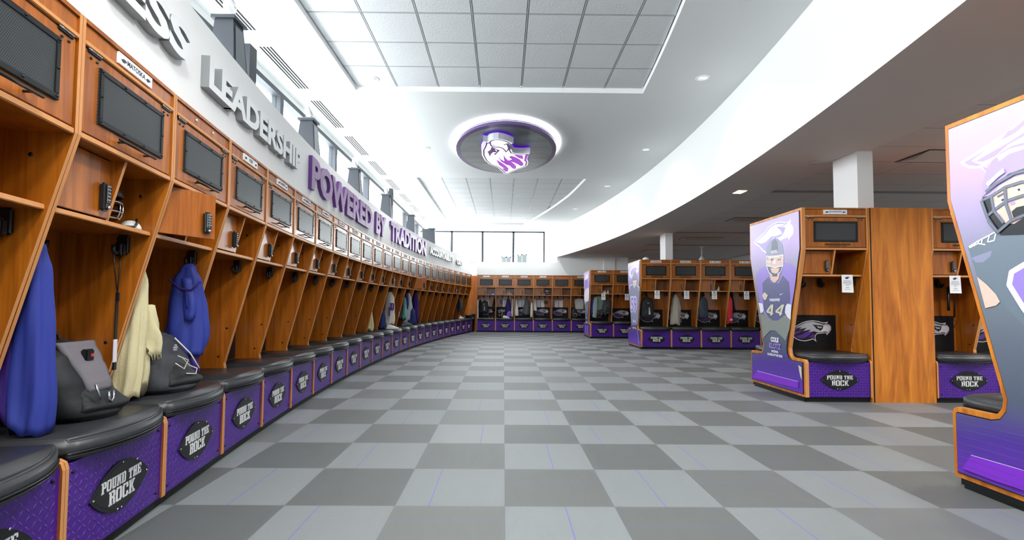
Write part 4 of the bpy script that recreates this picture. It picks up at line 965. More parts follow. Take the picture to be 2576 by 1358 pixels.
# lit square fitting in the lower ceiling
p = back(1861, 481, z=ZL)
t = empty('square_ceiling_light', (p.x, p.y, ZL), 0, 'small lit square ceiling light in the lower grey ceiling', 'ceiling light')
mb = MB(); mb.box(-.08, .08, -.11, .11, -.012, 0, WIREP); mb.build('housing', t)
mb = MB(); mb.box(-.068, .068, -.098, .098, -.016, -.012, plain('lit_lens', S(255, 236, 200), .5, emit=S(255, 226, 180), est=14.)); mb.build('lit_lens', t)
mb = MB(); mb.lathe([(.055, -.02), (.065, -.012), (.065, 0), (.03, 0)], plain('detector_grey', S(176, 172, 170), .6), 20); p = back(2050, 408, z=ZL); o = mb.build('ceiling_detector', None, (p.x, p.y, ZL)); tag(o, 'small round grey detector on the lower ceiling left of the white column', 'detector')
# recessed troffers of the lower ceiling
def fill_lamp(x, y, t=None, z=ZL, pw=190):  # spot added as fill light, not a lit source of the room
    l = bpy.data.lights.new('added_fill_spot', 'SPOT'); l.energy = pw; l.spot_size = 2.7; l.spot_blend = .6; l.shadow_soft_size = .25; l.color = (1, .985, .965)
    o = bpy.data.objects.new('added_fill_spot', l); COL.objects.link(o); o.location = (0, 0, -.06) if t else (x, y, z - .06)
    if t: o.parent = t
for x_, y_ in ((1.5, -1.5), (1.0, 2.5), (-.2, 0.5)): fill_lamp(x_, y_, None, ZC, 260)  # unseen fill spots added near the camera, without fittings
for x_, y_ in ((5.5, 1.0), (5.2, 3.6), (7.6, 3.4), (8.4, 4.6)): fill_lamp(x_, y_, None, ZL, 190)  # more added fill under the lower ceiling, no fittings
TROF = plain('troffer_metal', S(188, 178, 172), .3, .5)
for (x, y), lb in zip(((5.75, 6.10), (5.6, 10.75), (5.65, 13.85), (5.5, 17.2)), ('recessed metal light fitting above the plain wooden panel', 'recessed metal light fitting left above the player 44 panel', 'recessed metal light fitting right of the farther column', 'recessed metal light fitting left of the farther column')):
    t = empty('recessed_troffer', (x, y, ZL), 0, lb, 'ceiling light', 'recessed fittings of the lower ceiling')
    mb = MB(); mb.box(-.56, .56, -.27, .27, -.004, -.001, BLACKM); mb.build('frame', t)
    mb = MB(); mb.add([(-.53, -.24, -.006), (.53, -.24, -.006), (.53, .0, -.045), (-.53, .0, -.045), (-.53, .24, -.006), (.53, .24, -.006)], [(0, 1, 2, 3), (3, 2, 5, 4), (0, 3, 4), (1, 5, 2)], TROF); mb.build('reflector', t)
    fill_lamp(x, y, t, pw=45)  # fill spot added here; the fitting itself is unlit
# oval ceiling emblem
OX, OY = .03, 9.53
t = empty('oval_ceiling_emblem', (OX, OY, ZC), 0, 'oval purple-rimmed ceiling fixture with hanging hawk emblem and glowing rim', 'ceiling fixture')
OP = plain('oval_purple', S(92, 72, 118), .3, .2); OWH = plain('oval_white_line', S(226, 232, 240), .3); GLOW = plain('halo_light', S(255, 255, 255), .5, emit=(1, 1, 1, 1), est=5.)
EA, EB = .985, 1.54
def ell(k, n_=72): return [(EA * k * math.cos(2 * PI * i / n_), EB * k * math.sin(2 * PI * i / n_)) for i in range(n_)]
mb = MB(); mb.prism([(EA * 1.065 * math.cos(2 * PI * i / 72), EB * 1.04 * math.sin(2 * PI * i / 72)) for i in range(72)], -.026, -.001, GLOW); mb.build('halo', t)
mb = MB()
for z0, z1, mt_, k in ((-.048, -.026, OP, .985), (-.055, -.048, OWH, 1.0), (-.075, -.055, OP, .99), (-.082, -.075, OWH, 1.004), (-.13, -.082, OP, 1.0)): mb.prism(ell(k), z0, z1, mt_, smooth=False)
mb.build('rim', t)
mt, n, b = nt('brushed_dark_face')
tc = n.nodes.new('ShaderNodeTexCoord'); mp = n.nodes.new('ShaderNodeMapping'); mp.inputs['Scale'].default_value = (1.2, 3.5, 1); n.links.new(tc.outputs['Object'], mp.inputs[0])
nz = n.nodes.new('ShaderNodeTexNoise'); nz.inputs['Scale'].default_value = 1.3; nz.inputs['Detail'].default_value = 5; n.links.new(mp.outputs[0], nz.inputs['Vector'])
n.links.new(mixc(n, nz.outputs['Fac'], S(60, 62, 66), S(150, 160, 164)), b.inputs['Base Color']); b.inputs['Roughness'].default_value = .3; b.inputs['Metallic'].default_value = .4
mb = MB(); mb.prism(ell(.915), -.1335, -.129, mt); mb.build('brushed_face', t)
# emblem hanging below
ZF = ZC - .27
def C2(L): 
    out = []
    for (u_, v_) in L:
        p = back(1100 + u_ * .13992, 270 + v_ * .13992, z=ZF); out.append((p.x - OX, p.y - OY))
    return out
E_OUT = C2([(822, 605), (900, 622), (935, 588), (1000, 568), (1100, 560), (1200, 578), (1290, 608), (1370, 648), (1302, 660), (1330, 740), (1365, 812), (1440, 828), (1560, 830), (1668, 820), (1640, 870), (1622, 930), (1645, 985), (1628, 1042), (1570, 1078), (1480, 1104), (1400, 1138), (1330, 1168), (1270, 1192), (1213, 1204), (1160, 1152), (1090, 1088), (1020, 1052), (930, 1022), (850, 952), (798, 860), (793, 770), (828, 700), (845, 650)])
EWH = plain('sign_white', S(250, 250, 252), .4, emit=(1, 1, 1, 1), est=.55); EPU = plain('sign_violet', S(160, 30, 190), .4, emit=S(165, 20, 200), est=.35)
ESI = plain('sign_side', S(198, 204, 206), .4); EPD = plain('sign_outline', S(110, 50, 140), .4)
h_ = ZF - ZC
mb = MB(); mb.prism(E_OUT, h_, h_ + .105, ESI); mb.build('emblem_block', t)
mb = MB(); mb.prism(inset(E_OUT, -.012), h_ + .105, h_ + .112, plain('violet_backlight', S(110, 20, 200), .5, emit=S(100, 10, 200), est=.7)); mb.build('violet_backlight', t)
mb = MB()
def el(P_, lv, mt_): mb.prism(P_, h_, h_ - .0015 * lv, mt_)
el(inset(E_OUT, .010), 1, EWH); el(inset(E_OUT, .030), 2, EPD); el(inset(E_OUT, .058), 3, EWH)
for L in ([(1330, 868), (1400, 888), (1480, 930), (1552, 1005), (1538, 1042), (1500, 1050), (1430, 1008), (1360, 978), (1262, 958), (1345, 932), (1288, 884)],
          [(1193, 846), (1218, 896), (1265, 945), (1350, 985), (1412, 1042), (1420, 1085), (1385, 1106), (1345, 1085), (1290, 1030), (1212, 985), (1198, 920)],
          [(1062, 936), (1130, 975), (1220, 1035), (1280, 1090), (1272, 1140), (1238, 1156), (1200, 1130), (1160, 1090), (1212, 1098), (1112, 1030)],
          [(1105, 876), (1132, 925), (1210, 968), (1330, 1050), (1240, 1025), (1150, 968), (1110, 910)],
          [(1378, 845), (1535, 858), (1545, 928), (1460, 902)], [(1580, 850), (1648, 832), (1618, 880), (1600, 950), (1622, 985), (1560, 960)]): el(C2(L), 4, EPU)
for L in ([(940, 640), (958, 690), (1000, 712), (1110, 716), (1175, 738), (1235, 805), (1280, 765), (1330, 740), (1282, 650), (1268, 640), (1275, 720), (1245, 785), (1190, 728), (1120, 705), (1010, 700), (975, 672), (962, 620)],
          [(975, 708), (1062, 742), (1032, 760), (1085, 800), (1000, 800), (962, 838), (945, 882), (925, 830), (903, 792), (955, 762)]): el(C2(L), 4, EPD)
el(C2([(1060, 745), (1125, 770), (1090, 800), (1040, 852), (1020, 835), (1080, 790)]), 5, EPD); el(C2([(1185, 655), (1215, 660), (1260, 635), (1235, 665), (1210, 672)]), 5, EPD); el(C2([(1000, 668), (1040, 680), (1015, 682)]), 5, EPD)
mb.build('emblem_face', t)
l = bpy.data.lights.new('halo_lamp', 'POINT'); 
# far wall furniture
mb = MB(); mb.box(7.35, 9.1, YB - .06, YB - .001, 2.84, 3.0, plain('strip_purple', S(52, 36, 86), .5)); tag(mb.build('dark_strip'), 'long dark purple display high on the far right wall', 'strip')  # dark strip of unknown nature, drawn as a thin box
p = back(1764, 625, z=ZL)
t = empty('ceiling_antenna', (6.45, 15.75, ZL), 0, 'white ceiling-mounted stem with bell-shaped ends above the middle island', 'antenna')
mb = MB(); mb.lathe([(.02, -.10), (.06, -.02), (.085, 0)], WIREP, 20); mb.build('ceiling_flange', t)
mb = MB(); mb.tube([(0, 0, -.09), (0, 0, -.33)], .022, WIREP, 12); mb.build('stem', t)
mb = MB(); mb.lathe([(.10, -.44), (.085, -.40), (.03, -.33), (.022, -.32)], WIREP, 20); mb.build('lower_bell', t)
p = back(1630, 652, y=12.75)
mb = MB(); mb.lathe([(.09, 0), (.088, .03), (.07, .065), (.035, .085), (.001, .09)], WIREP, 24); o = mb.build('white_dome', None, (3.73, 12.7, ZTOP)); tag(o, 'small white dome on top of the locker beside the player 59 panel', 'access point')

# ------------------------------------------------------------------ belongings
def M4(o): 
    bpy.context.view_layer.update(); return o.matrix_world
FAB = {}
def fab(name, c, r=.85, noise=.12, sc_=180, bump=.25):
    return plain('fabric_' + name, c, r, noise=noise, nscale=sc_, bump=bump, spec=.3)
def goods(name, lk, x, y, z, label, cat, group=None, rz=0):
    """an empty for a thing standing or hanging in locker lk at local x, y, z"""
    e_ = lk.matrix_basis if False else Matrix.Translation(lk.location) @ lk.rotation_euler.to_matrix().to_4x4()
    w_ = e_ @ Vector((x, y, z)); return empty(name, w_, lk.rotation_euler.z + rz, label, cat, group)
HZ = 1.375     # where things hang from the hooks
# --- reusable pieces
def hung(lk, x, label, cat, mats, zb, wt=.05, wm=.12, wb=.13, dt=.03, db=.08, nf=5, amp=.10, y=.47, seed=1, top=HZ + .03, cxs=0., name='hanging_towel', group=None, sleeves=(), wide=None):
    t = goods(name, lk, x, y, 0, label, cat, group)
    mb = MB(); H = top - zb
    rows = [(top, 0, 0, wt * .5, dt * .6), (top - .03, 0, 0, wt, dt), (top - H * .18, cxs * .2, 0, wt + (wm - wt) * .55, dt + (db - dt) * .5), (top - H * .5, cxs * .5, 0, wm, db * .9), (top - H * .8, cxs * .8, 0, (wm + wb) / 2, db), (zb, cxs, 0, wb, db * .85)]
    mb.body(rows, mats[0], nf, amp, 48, seed); mb.build('cloth_body', t)
    for (sx, z0, z1, r_, mi) in sleeves:
        mb = MB(); mb.body([(z0, sx * .6, -.015, r_ * .9, r_ * .7), ((z0 + z1) / 2, sx, -.03, r_, r_ * .8), (z1, sx * 1.08, -.035, r_ * 1.05, r_ * .75)], mats[mi], 3, .08, 24, seed + 7); mb.build('sleeve', t)
    return t
def backpack(lk, x, y, z, label, cm, pm, h=.46, wd=.17, dp=.11, name='backpack', hang=False, rz=0., lean=0., accent=None, group=None, straps=True):
    t = goods(name, lk, x, y, z, label, 'backpack', group, rz)
    mb = MB(); L_ = lambda zz: lean * (zz / h)
    mb.body([(0, 0, 0, wd * .86, dp * .85), (.03, 0, 0, wd, dp), (h * .45, 0, L_(h * .45), wd, dp * .95), (h * .8, 0, L_(h * .8), wd * .86, dp * .78), (h * .93, 0, L_(h * .93), wd * .66, dp * .60), (h * .985, 0, L_(h * .985), wd * .42, dp * .40), (h, 0, L_(h), wd * .2, dp * .2)], cm, 3, .025, 40, 5, 2.5); mb.build('pack_body', t)
    mb = MB(); mb.body([(.02, 0, -dp * .66, wd * .62, dp * .34), (.06, 0, -dp * .74, wd * .76, dp * .42), (h * .26, 0, -dp * .72 + L_(h * .26), wd * .78, dp * .42), (h * .44, 0, -dp * .60 + L_(h * .44), wd * .66, dp * .30), (h * .54, 0, -dp * .48 + L_(h * .54), wd * .40, dp * .14)], pm, 3, .04, 30, 9, 2.3); mb.build('front_pocket', t)
    mb = MB(); mb.tube([(-.03, dp * .2 + L_(h), h - .02), (-.025, dp * .3 + L_(h), h + .035), (.025, dp * .3 + L_(h), h + .035), (.03, dp * .2 + L_(h), h - .02)], .008, cm, 8); mb.build('carry_handle', t)
    if straps:
        for sx in (-1, 1):
            mb = MB(); mb.tube([(sx * wd * .45, dp * .5 + L_(h * .9), h * .9), (sx * wd * .9, dp * .95, h * .6), (sx * wd * 1.08, dp * .9, h * .3), (sx * wd * .98, dp * .7, .06), (sx * wd * 1.2, dp * .1, .012)], [.014, .018, .014, .008, .006], cm, 8); mb.build('shoulder_strap', t)
    if accent:
        for a_ in accent: a_(t, h, wd, dp, L_)
    return t
BKB = fab('black_nylon', S(32, 34, 36), .6, .2, 60, .3); BKG = fab('charcoal_nylon', S(60, 62, 66), .65, .15, 60, .3); GRYP = fab('grey_panel', S(108, 104, 110), .7, .1, 90, .15)
BLU = fab('royal_blue', S(46, 58, 140), .55, .08, 120, .1); PUR = fab('purple_knit', S(50, 26, 108), .7, .15, 90, .4); BEI = fab('cream_terry', S(206, 196, 156), .95, .12, 220, .8)
LGR = fab('light_grey_jersey', S(168, 174, 182), .8); CRM = fab('offwhite_jersey', S(206, 202, 190), .8); TEAL = fab('mint', S(120, 188, 176), .8); NAVY = fab('navy', S(34, 46, 96), .7)
SAGE = fab('sage_terry', S(140, 160, 150), .95, .1, 200, .6); STON = fab('stone_terry', S(172, 166, 154), .95, .1, 200, .6); RED = fab('coral_red', S(206, 52, 58), .8); SLAT = fab('slate_nylon', S(52, 62, 72), .6, .15, 60, .3)
DGR = fab('heather_grey', S(98, 100, 102), .9); WHT = fab('white_cotton', S(214, 214, 212), .85); BRN = fab('brown_mesh', S(82, 66, 62), .8, .2, 200, .4); OLI = fab('camouflage', S(96, 84, 56), .8, .5, 40, .2)
REDM = plain('badge_red', S(200, 60, 50), .5); BLUM = plain('badge_blue', S(70, 160, 220), .5); ORG = plain('orange_tag', S(240, 100, 20), .6)

# locker -1: blue and purple jerseys, grey-panelled backpack, lanyard, facemask, white cup
L = LK[-1]
hung(L, -.275, 'royal blue jersey hanging at the left edge beside the black and grey backpack', 'jersey', [BLU], .570, .025, .05, .075, .03, .07, 5, .08, .21, 4, 1.38, .02, 'hanging_jersey')
hung(L, -.29, 'dark purple knit jacket hanging beside the royal blue jersey', 'jacket', [PUR, PUR], .62, .02, .04, .05, .03, .09, 7, .12, .335, 8, 1.38, -.005, 'hanging_jacket', sleeves=[(-.0, 1.22, .98, .05, 1)])
def grey_panel(t, h, wd, dp, Lf):
    
    bm = bmesh.new(); bmesh.ops.create_grid(bm, x_segments=8, y_segments=14, size=.5)
    for v in bm.verts:
        tt = v.co.y + .5; ww = wd * (.62 - .22 * (1 - tt)); x_ = v.co.x * 2 * ww; z_ = .13 + tt * (h - .13)
        q = (abs(x_ / wd)) ** 2.2; v.co = Vector((x_, -dp * (.98 - .42 * max(0, (z_ - h * .45) / (h * .55)) ** 1.3) * (1 - .25 * q) - .010 + Lf(z_) - (.004 if int(tt * 14) % 4 else 0), z_))
    r = bmesh.ops.extrude_face_region(bm, geom=bm.faces[:])
    for v in [e for e in r['geom'] if isinstance(e, bmesh.types.BMVert)]: v.co.y += .03
    mb = MB(); mb.bm(bm, GRYP, True); mb.build('grey_panel', t)
    mb = MB(); mb.bbox(-.025, .025, -dp * .72 + Lf(h * .8) - .032, -dp * .72 + Lf(h * .8), h * .74, h * .90, BLACKP, .006); mb.bbox(.0, .015, -dp * .72 + Lf(h * .8) - .036, -dp * .72 + Lf(h * .8) - .03, h * .80, h * .84, REDM, .001); mb.build('logo_badge', t)
    mb = MB(); mb.tube([(-.014, -dp * 1.03, .125), (-.014, -dp * 1.06, .09), (0, -dp * 1.06, .075), (.014, -dp * 1.06, .09), (.014, -dp * 1.03, .125)], .005, CHROME, 8); mb.build('metal_loop', t)
    mb = MB(); mb.tube([(-wd * .55, -dp * 1.02, .17), (-wd * .5, -dp * 1.08, .13), (-wd * .42, -dp * 1.1, .10)], .005, CHROME, 8); mb.build('zip_pull', t)
backpack(L, .07, .22, .566, 'black backpack with ribbed grey front panel on the nearest full cushion', BKB, BKB, .36, .165, .125, lean=.12, rz=-.15, accent=[grey_panel])
def lanyard(lk, x, y, label, zt=1.37, zb=.78, tagm=None, w_=.012):
    t = goods('lanyard', lk, x, y, 0, label, 'lanyard')
    mb = MB(); mb.tube([(-.03, 0, zt), (-.02, -.005, zt - .1), (0, -.01, zt - .22)], .003, BLACKP, 6); mb.tube([(.03, 0, zt), (.02, -.005, zt - .1), (0, -.01, zt - .22)], .003, BLACKP, 6); mb.bbox(-.008, .008, -.02, -.004, zt - .26, zt - .21, BLACKP, .003); mb.build('cord', t)
    mb = MB(); mb.bbox(-w_, w_, -.012, -.008, zb + .12, zt - .25, BLACKP, .001); mb.bbox(-w_, w_, -.014, -.006, zb - .04, zb, BLACKP, .001); mb.build('strap', t)
    mb = MB(); mb.bbox(-w_ * 1.15, w_ * 1.15, -.013, -.007, zb, zb + .12, tagm or LLITE, .001); mb.build('printed_tag', t)
    return t
lanyard(L, .30, .23, 'black lanyard with white tag hanging above the black and grey backpack', 1.38, .80)
def facemask(t, sc_=1.):
    mb = MB(); k = sc_
    for z_, r_ in ((.0, .085), (.035, .095), (.085, .098)):
        mb.tube([(r_ * k * math.sin(a_), -r_ * k * math.cos(a_) * 1.0, (z_ + .01) * k) for a_ in [-1.3 + .26 * i for i in range(11)]], .0045 * k, CHROME, 8)
    for a_ in (-.55, -.18, .18, .55):
        mb.tube([(.088 * k * math.sin(a_), -.088 * k * math.cos(a_), .01 * k), (.1 * k * math.sin(a_), -.1 * k * math.cos(a_), .05 * k), (.098 * k * math.sin(a_), -.098 * k * math.cos(a_), .095 * k)], .0045 * k, CHROME, 8)
    return mb.build('face_mask', t)
def helmet(lk, x, y, z, label, shell, rz=0, sc_=1.):
    t = goods('football_helmet', lk, x, y, z, label, 'helmet', None, rz); k = sc_
    bm = bmesh.new(); bmesh.ops.create_uvsphere(bm, u_segments=28, v_segments=18, radius=.12 * k)
    for v in bm.verts: v.co.y *= 1.15; v.co.z = v.co.z + .135 * k
    kill = [f for f in bm.faces if (f.calc_center_median().y < -.055 * k and f.calc_center_median().z < .150 * k) or f.calc_center_median().z < .03 * k]
    bmesh.ops.delete(bm, geom=kill, context='FACES')
    ex = bmesh.ops.solidify(bm, geom=bm.faces[:], thickness=.010 * k)
    mb = MB(); mb.bm(bm, shell, True); mb.build('shell', t)
    mb = MB(); mb.sphere((0, .02 * k, .13 * k), .095 * k, .10 * k, .085 * k, BLACKP, 16, 10); mb.build('padding', t)
    f_ = facemask(t, k); f_.location = (0, -.03 * k, .03 * k)
    return t
helmet(L, .135, .26, 1.504, 'dark football helmet with steel face mask on the nearest open shelf', plain('helmet_dark', S(40, 38, 46), .25), .55, .95)
t = goods('chin_cup', L, .29, .165, 1.504, 'white cup with black strap beside the nearest helmet on the shelf', 'chin strap')
mb = MB(); bm = bmesh.new(); bmesh.ops.create_uvsphere(bm, u_segments=18, v_segments=10, radius=.05)
bmesh.ops.delete(bm, geom=[f for f in bm.faces if f.calc_center_median().z < -.002], context='FACES'); bmesh.ops.solidify(bm, geom=bm.faces[:], thickness=.004)
mb.bm(bm, WHT, True); mb.build('cup', t); mb = MB(); mb.tube([(-.08, -.01, .006), (-.05, -.045, .01), (-.03, -.045, .03), (-.022, -.04, .055)], .006, BLACKP, 8); mb.build('strap', t)

# locker 0: towel, grey cloth, backpack, blue polo
L = LK[0]
t = hung(L, -.25, 'cream frayed terry towel hanging beside the divider of the second bench', 'towel', [BEI], .575, .03, .06, .085, .035, .085, 7, .13, .25, 21, 1.36, -.03)
mb = MB(); mb.body([(1.10, .03, -.03, .03, .05), (.95, .045, -.035, .045, .07), (.80, .05, -.04, .055, .075)], BEI, 5, .16, 40, 77); mb.build('towel_flap', t)
mb = MB()
for k_ in range(26):
    a_ = 2 * PI * k_ / 26; x_, y_ = .05 + .055 * math.cos(a_), -.04 + .078 * math.sin(a_); mb.tube([(x_, y_, .815), (x_ + R_.uniform(-.008, .008), y_ + R_.uniform(-.008, .008), .785)], .0016, BEI, 4)
mb.build('fringe', t)
hung(L, -.09, 'light grey speckled cloth hanging behind the cream towel', 'cloth', [LGR], 1.00, .025, .05, .055, .025, .05, 4, .10, .40, 23, 1.38, .02, 'hanging_cloth')
def tnf(t, h, wd, dp, Lf):
    mb = MB(); WC = plain('cord_cream', S(206, 204, 190), .7)
    z_ = lambda q: -dp * (1.16 - .12 * q) + Lf(h * q)
    mb.tube([(-.09, z_(.45), h * .50), (-.03, z_(.4) - .012, h * .38), (.02, z_(.45) - .012, h * .52), (-.06, z_(.5), h * .62), (.0, z_(.55) - .002, h * .55), (.05, z_(.45), h * .42), (.11, z_(.3), h * .34), (.07, z_(.25) - .01, h * .26), (-.02, z_(.3) - .01, h * .3)], .0035, WC, 6)
    mb.tube([(wd * .3, -dp * .6 + Lf(h * .8), h * .90), (wd * .78, -dp * .72 + Lf(h * .5), h * .6), (wd * .9, -dp * .7, h * .32)], .005, WC, 6); mb.build('elastic_cord', t)
    mb = MB(); f = lambda a_, b_, hh: (a_ - .03, -dp * .86 + Lf(h * .75) - .022 - hh, h * .70 + b_)
    fit_text(mb, 'THE', LLITE, lambda a_, b_, hh: f(a_, b_ + .028, hh), .026, .010, .001); fit_text(mb, 'NORTH', LLITE, lambda a_, b_, hh: f(a_, b_ + .014, hh), .045, .011, .001); fit_text(mb, 'FACE', LLITE, f, .036, .011, .001)
    mb.build('logo_print', t)
backpack(L, .03, .20, .566, 'dark backpack with cream cords on the bench between towel and blue polo', BKG, BKB, .36, .20, .13, lean=.10, rz=-.1, accent=[tnf])
t = hung(L, .27, 'royal blue polo shirt hanging over the cream-corded backpack', 'shirt', [BLU, BLU, PUR], .76, .04, .06, .065, .05, .12, 5, .08, .21, 31, 1.38, 0, 'hanging_polo', sleeves=[(-.02, 1.28, 1.00, .055, 1)])
mb = MB(); mb.tube([(-.05, -.10, 1.26), (-.07, -.05, 1.20), (-.075, .02, 1.21), (-.06, .09, 1.27)], .007, PUR, 8); mb.tube([(-.065, -.02, 1.2), (-.07, -.03, 1.08)], .006, BLU, 8); mb.build('collar', t)
hung(L, .27, 'purple shirt tail showing under the royal blue polo', 'shirt', [PUR], .62, .04, .05, .045, .06, .07, 4, .1, .19, 33, .82, .01, 'purple_shirt')

# locker 9-13, 19-21
hung(LK[9], -.27, 'small beige cloth hanging low beside a divider of the curved row', 'cloth', [BEI], .575, .02, .05, .07, .03, .07, 4, .1, .30, 41, 1.0, 0, 'hanging_cloth')
L = LK[10]
hung(L, -.24, 'blue cloth draped on the bench left of the white numbered jersey', 'cloth', [NAVY], .566, .02, .05, .08, .03, .09, 4, .1, .27, 43, .98, 0, 'draped_cloth')
t = hung(L, .26, 'off-white jersey with purple number hanging in the curved row', 'jersey', [CRM, CRM], .63, .035, .06, .065, .05, .125, 6, .07, .24, 45, 1.38, 0, 'hanging_jersey')
mb = MB(); stencil(mb, 'D', .075, .98, .09, .15, -.09, -.058, LPURP); mb.box(.0, .03, -.09, -.058, .84, 1.04, LPURP)
mb.v = [(v_[1] + .02 if False else v_[1], -v_[0], v_[2]) for v_ in mb.v]; mb.build('jersey_number', t)
t = goods('white_shoe', L, .0, .10, .566, 'white shoe lying under the off-white jersey', 'shoe', None, .4); mb = MB(); mb.body([(0, 0, 0, .05, .14), (.02, 0, 0, .05, .14), (.05, 0, .03, .042, .10), (.09, 0, .08, .03, .04)], WHT, 0, 0, 24); mb.build('upper', t)
BTL = bpy.data.materials.new('clear_plastic'); BTL.use_nodes = True; q_ = BTL.node_tree.nodes['Principled BSDF']; q_.inputs['Base Color'].default_value = (.9, .93, .95, 1); q_.inputs['Roughness'].default_value = .12; q_.inputs['Transmission Weight'].default_value = .7; q_.inputs['IOR'].default_value = 1.2
def bottle(lk, x, y, z, label, cap, h=.24, r=.035):
    t = goods('plastic_bottle', lk, x, y, z, label, 'bottle')
    mb = MB(); mb.lathe([(r * .9, 0), (r, .01), (r, h * .25), (r * .9, h * .35), (r, h * .45), (r, h * .68), (r * .55, h * .84), (r * .38, h * .90)], BTL, 20); mb.build('bottle_body', t)
    mb = MB(); mb.lathe([(r * .45, h * .9), (r * .45, h), (r * .3, h)], cap, 16); mb.build('cap', t)
    mb = MB(); mb.lathe([(r * 1.01, h * .46), (r * 1.01, h * .66)], LLITE, 20); mb.build('paper_label', t)
bottle(L, .25, .17, 1.504, 'clear plastic bottle with orange cap on the shelf above the white jersey', ORG, .27, .045)
lanyard(LK[11], .28, .24, 'thin dark lanyard with white tag left of the teal clothing', 1.30, .80)
L = LK[12]
hung(L, .24, 'dark patterned cloth hanging left of the mint cloth', 'cloth', [DGR], .72, .03, .05, .06, .03, .06, 5, .1, .36, 51, 1.10, -.02, 'hanging_cloth')
hung(L, .27, 'light grey T-shirt hanging behind the mint cloth', 'T-shirt', [LGR, LGR], .62, .035, .06, .065, .04, .115, 6, .09, .20, 53, 1.39, 0, 'hanging_tshirt', sleeves=[(.0, 1.15, .95, .05, 1)])
hung(L, .22, 'navy shirt with mint cloth over it in the curved row', 'shirt', [NAVY], .95, .03, .05, .05, .04, .08, 4, .1, .26, 55, 1.40, 0, 'hanging_shirt')
hung(L, .17, 'mint green cloth hanging in front of the navy shirt', 'cloth', [TEAL], .72, .02, .03, .03, .02, .05, 4, .12, .27, 57, 1.28, -.01, 'mint_cloth')
hung(L, .27, 'navy and black training shorts hanging low beside the grey T-shirt', 'shorts', [NAVY, BKB], .572, .03, .06, .07, .05, .10, 5, .1, .10, 59, 1.0, .0, 'hanging_shorts')
t = goods('sports_shoe', L, .02, .16, .566, 'grey and black sports shoe heap on the bench under the mint cloth', 'shoe', None, .9); mb = MB(); mb.body([(0, 0, 0, .055, .15), (.02, 0, 0, .055, .15), (.06, 0, .03, .045, .11), (.11, 0, .09, .034, .045)], DGR, 2, .05, 24); mb.build('upper', t); mb = MB(); mb.body([(-.001, 0, 0, .058, .154), (.014, 0, 0, .058, .154)], BLACKP, 0, 0, 24); mb.build('sole', t)
hung(LK[13], .27, 'purple hooded sweatshirt hanging alone in the curved row', 'hoodie', [PUR], .60, .04, .065, .07, .05, .11, 6, .08, .23, 61, 1.40, 0, 'hanging_hoodie')
bottle(LK[19], .25, .17, 1.504, 'small clear bottle with dark cap on the shelf under GRIT', BLACKP, .23, .035)
lanyard(LK[19], .28, .24, 'short dark strap hanging under the small bottle shelf', 1.36, 1.02, BLACKP)
backpack(LK[20], .22, .20, .82, 'dark slim backpack hanging near the waste bin corner', SLAT, BKB, .48, .13, .09, hang=True)
t_ = None
t = goods('sports_shoe', LK[20], .12, .12, .566, 'grey sports shoe on the bench before the corner bin', 'shoe', None, 1.2); mb = MB(); mb.body([(0, 0, 0, .05, .14), (.02, 0, 0, .05, .14), (.05, 0, .03, .042, .10), (.10, 0, .08, .03, .04)], WHT, 2, .04, 24); mb.build('upper', t); mb = MB(); mb.body([(-.001, 0, 0, .053, .144), (.014, 0, 0, .053, .144)], BLACKP, 0, 0, 24); mb.build('sole', t)

# far row goods
def card(lk, x, label):
    t = goods('training_card', lk, x, BK - .014, 0, label, 'card')
    mb = MB(); mb.box(-.078, .078, -.002, 0, 1.01, 1.30, PAPER); mb.build('sheet', t)
    mb = MB(); mb.prism([(-.03, 1.245), (-.005, 1.23), (.035, 1.262), (-.002, 1.242)], -.0035, -.002, INK, f=lambda p_, q_, h_: (p_, h_, q_)); mb.build('check_mark', t)
pos = ['black backpack', 'purple shirt', 'grey hoodie', 'helmet', 'empty hooks']
for i in range(5):
    if i != 1: card(ROWD[i], -.155, 'white printed card, left of the pair, in the far locker with the %s' % pos[i])
    card(ROWD[i], .025 if i != 1 else -.02, 'white printed card, %s, in the far locker with the %s' % ('right of the pair' if i != 1 else 'alone', pos[i]))
def swoosh(t, h, wd, dp, Lf):
    mb = MB(); f = lambda p_, q_, hh: (p_, hh, q_)
    mb.prism([(-.05, h * .74), (-.03, h * .70), (.05, h * .745), (-.015, h * .725), (-.04, h * .745)], -dp * .80, -dp * .98, LLITE, f=f); mb.build('white_swoosh', t)
    mb = MB(); mb.prism([(-.012, h * .20), (.012, h * .20), (.004, h * .56), (-.010, h * .56)], -dp * 1.08, -dp * 1.24, LLITE, f=f); mb.build('white_stripe', t)
hung(ROWD[0], -.335, 'long white strap hanging down the left side of the far row', 'strap', [WHT], .52, .012, .02, .022, .02, .02, 3, .1, .06, 70, 1.30, -.0, 'white_strap')
hung(ROWD[0], -.255, 'black jacket hanging left of the far black backpack', 'jacket', [BKB], .62, .03, .07, .09, .03, .08, 5, .08, .40, 71, 1.32, .0, 'hanging_jacket')
backpack(ROWD[0], -.08, .30, .76, 'black backpack with white swoosh hanging in the leftmost far locker', BKB, BKB, .50, .155, .10, hang=True, accent=[swoosh])
hung(ROWD[0], .32, 'dark jacket hanging at the right side of the leftmost far locker', 'jacket', [BKB], .85, .02, .055, .08, .03, .08, 4, .08, .35, 73, 1.36, -.02, 'hanging_jacket')
t = goods('tan_shoe', ROWD[0], .18, .10, .566, 'black shoes with tan soles on the leftmost far bench', 'shoe'); mb = MB()
for dx in (-.06, .06): mb.body([(.012, dx, 0, .045, .13), (.04, dx, .02, .042, .11), (.09, dx, .07, .03, .045)], BKB, 0, 0, 20)
mb.build('upper', t); mb = MB()
for dx in (-.06, .06): mb.body([(0, dx, 0, .048, .134), (.013, dx, 0, .048, .134)], plain('gum_sole', S(170, 130, 70), .6), 0, 0, 20)
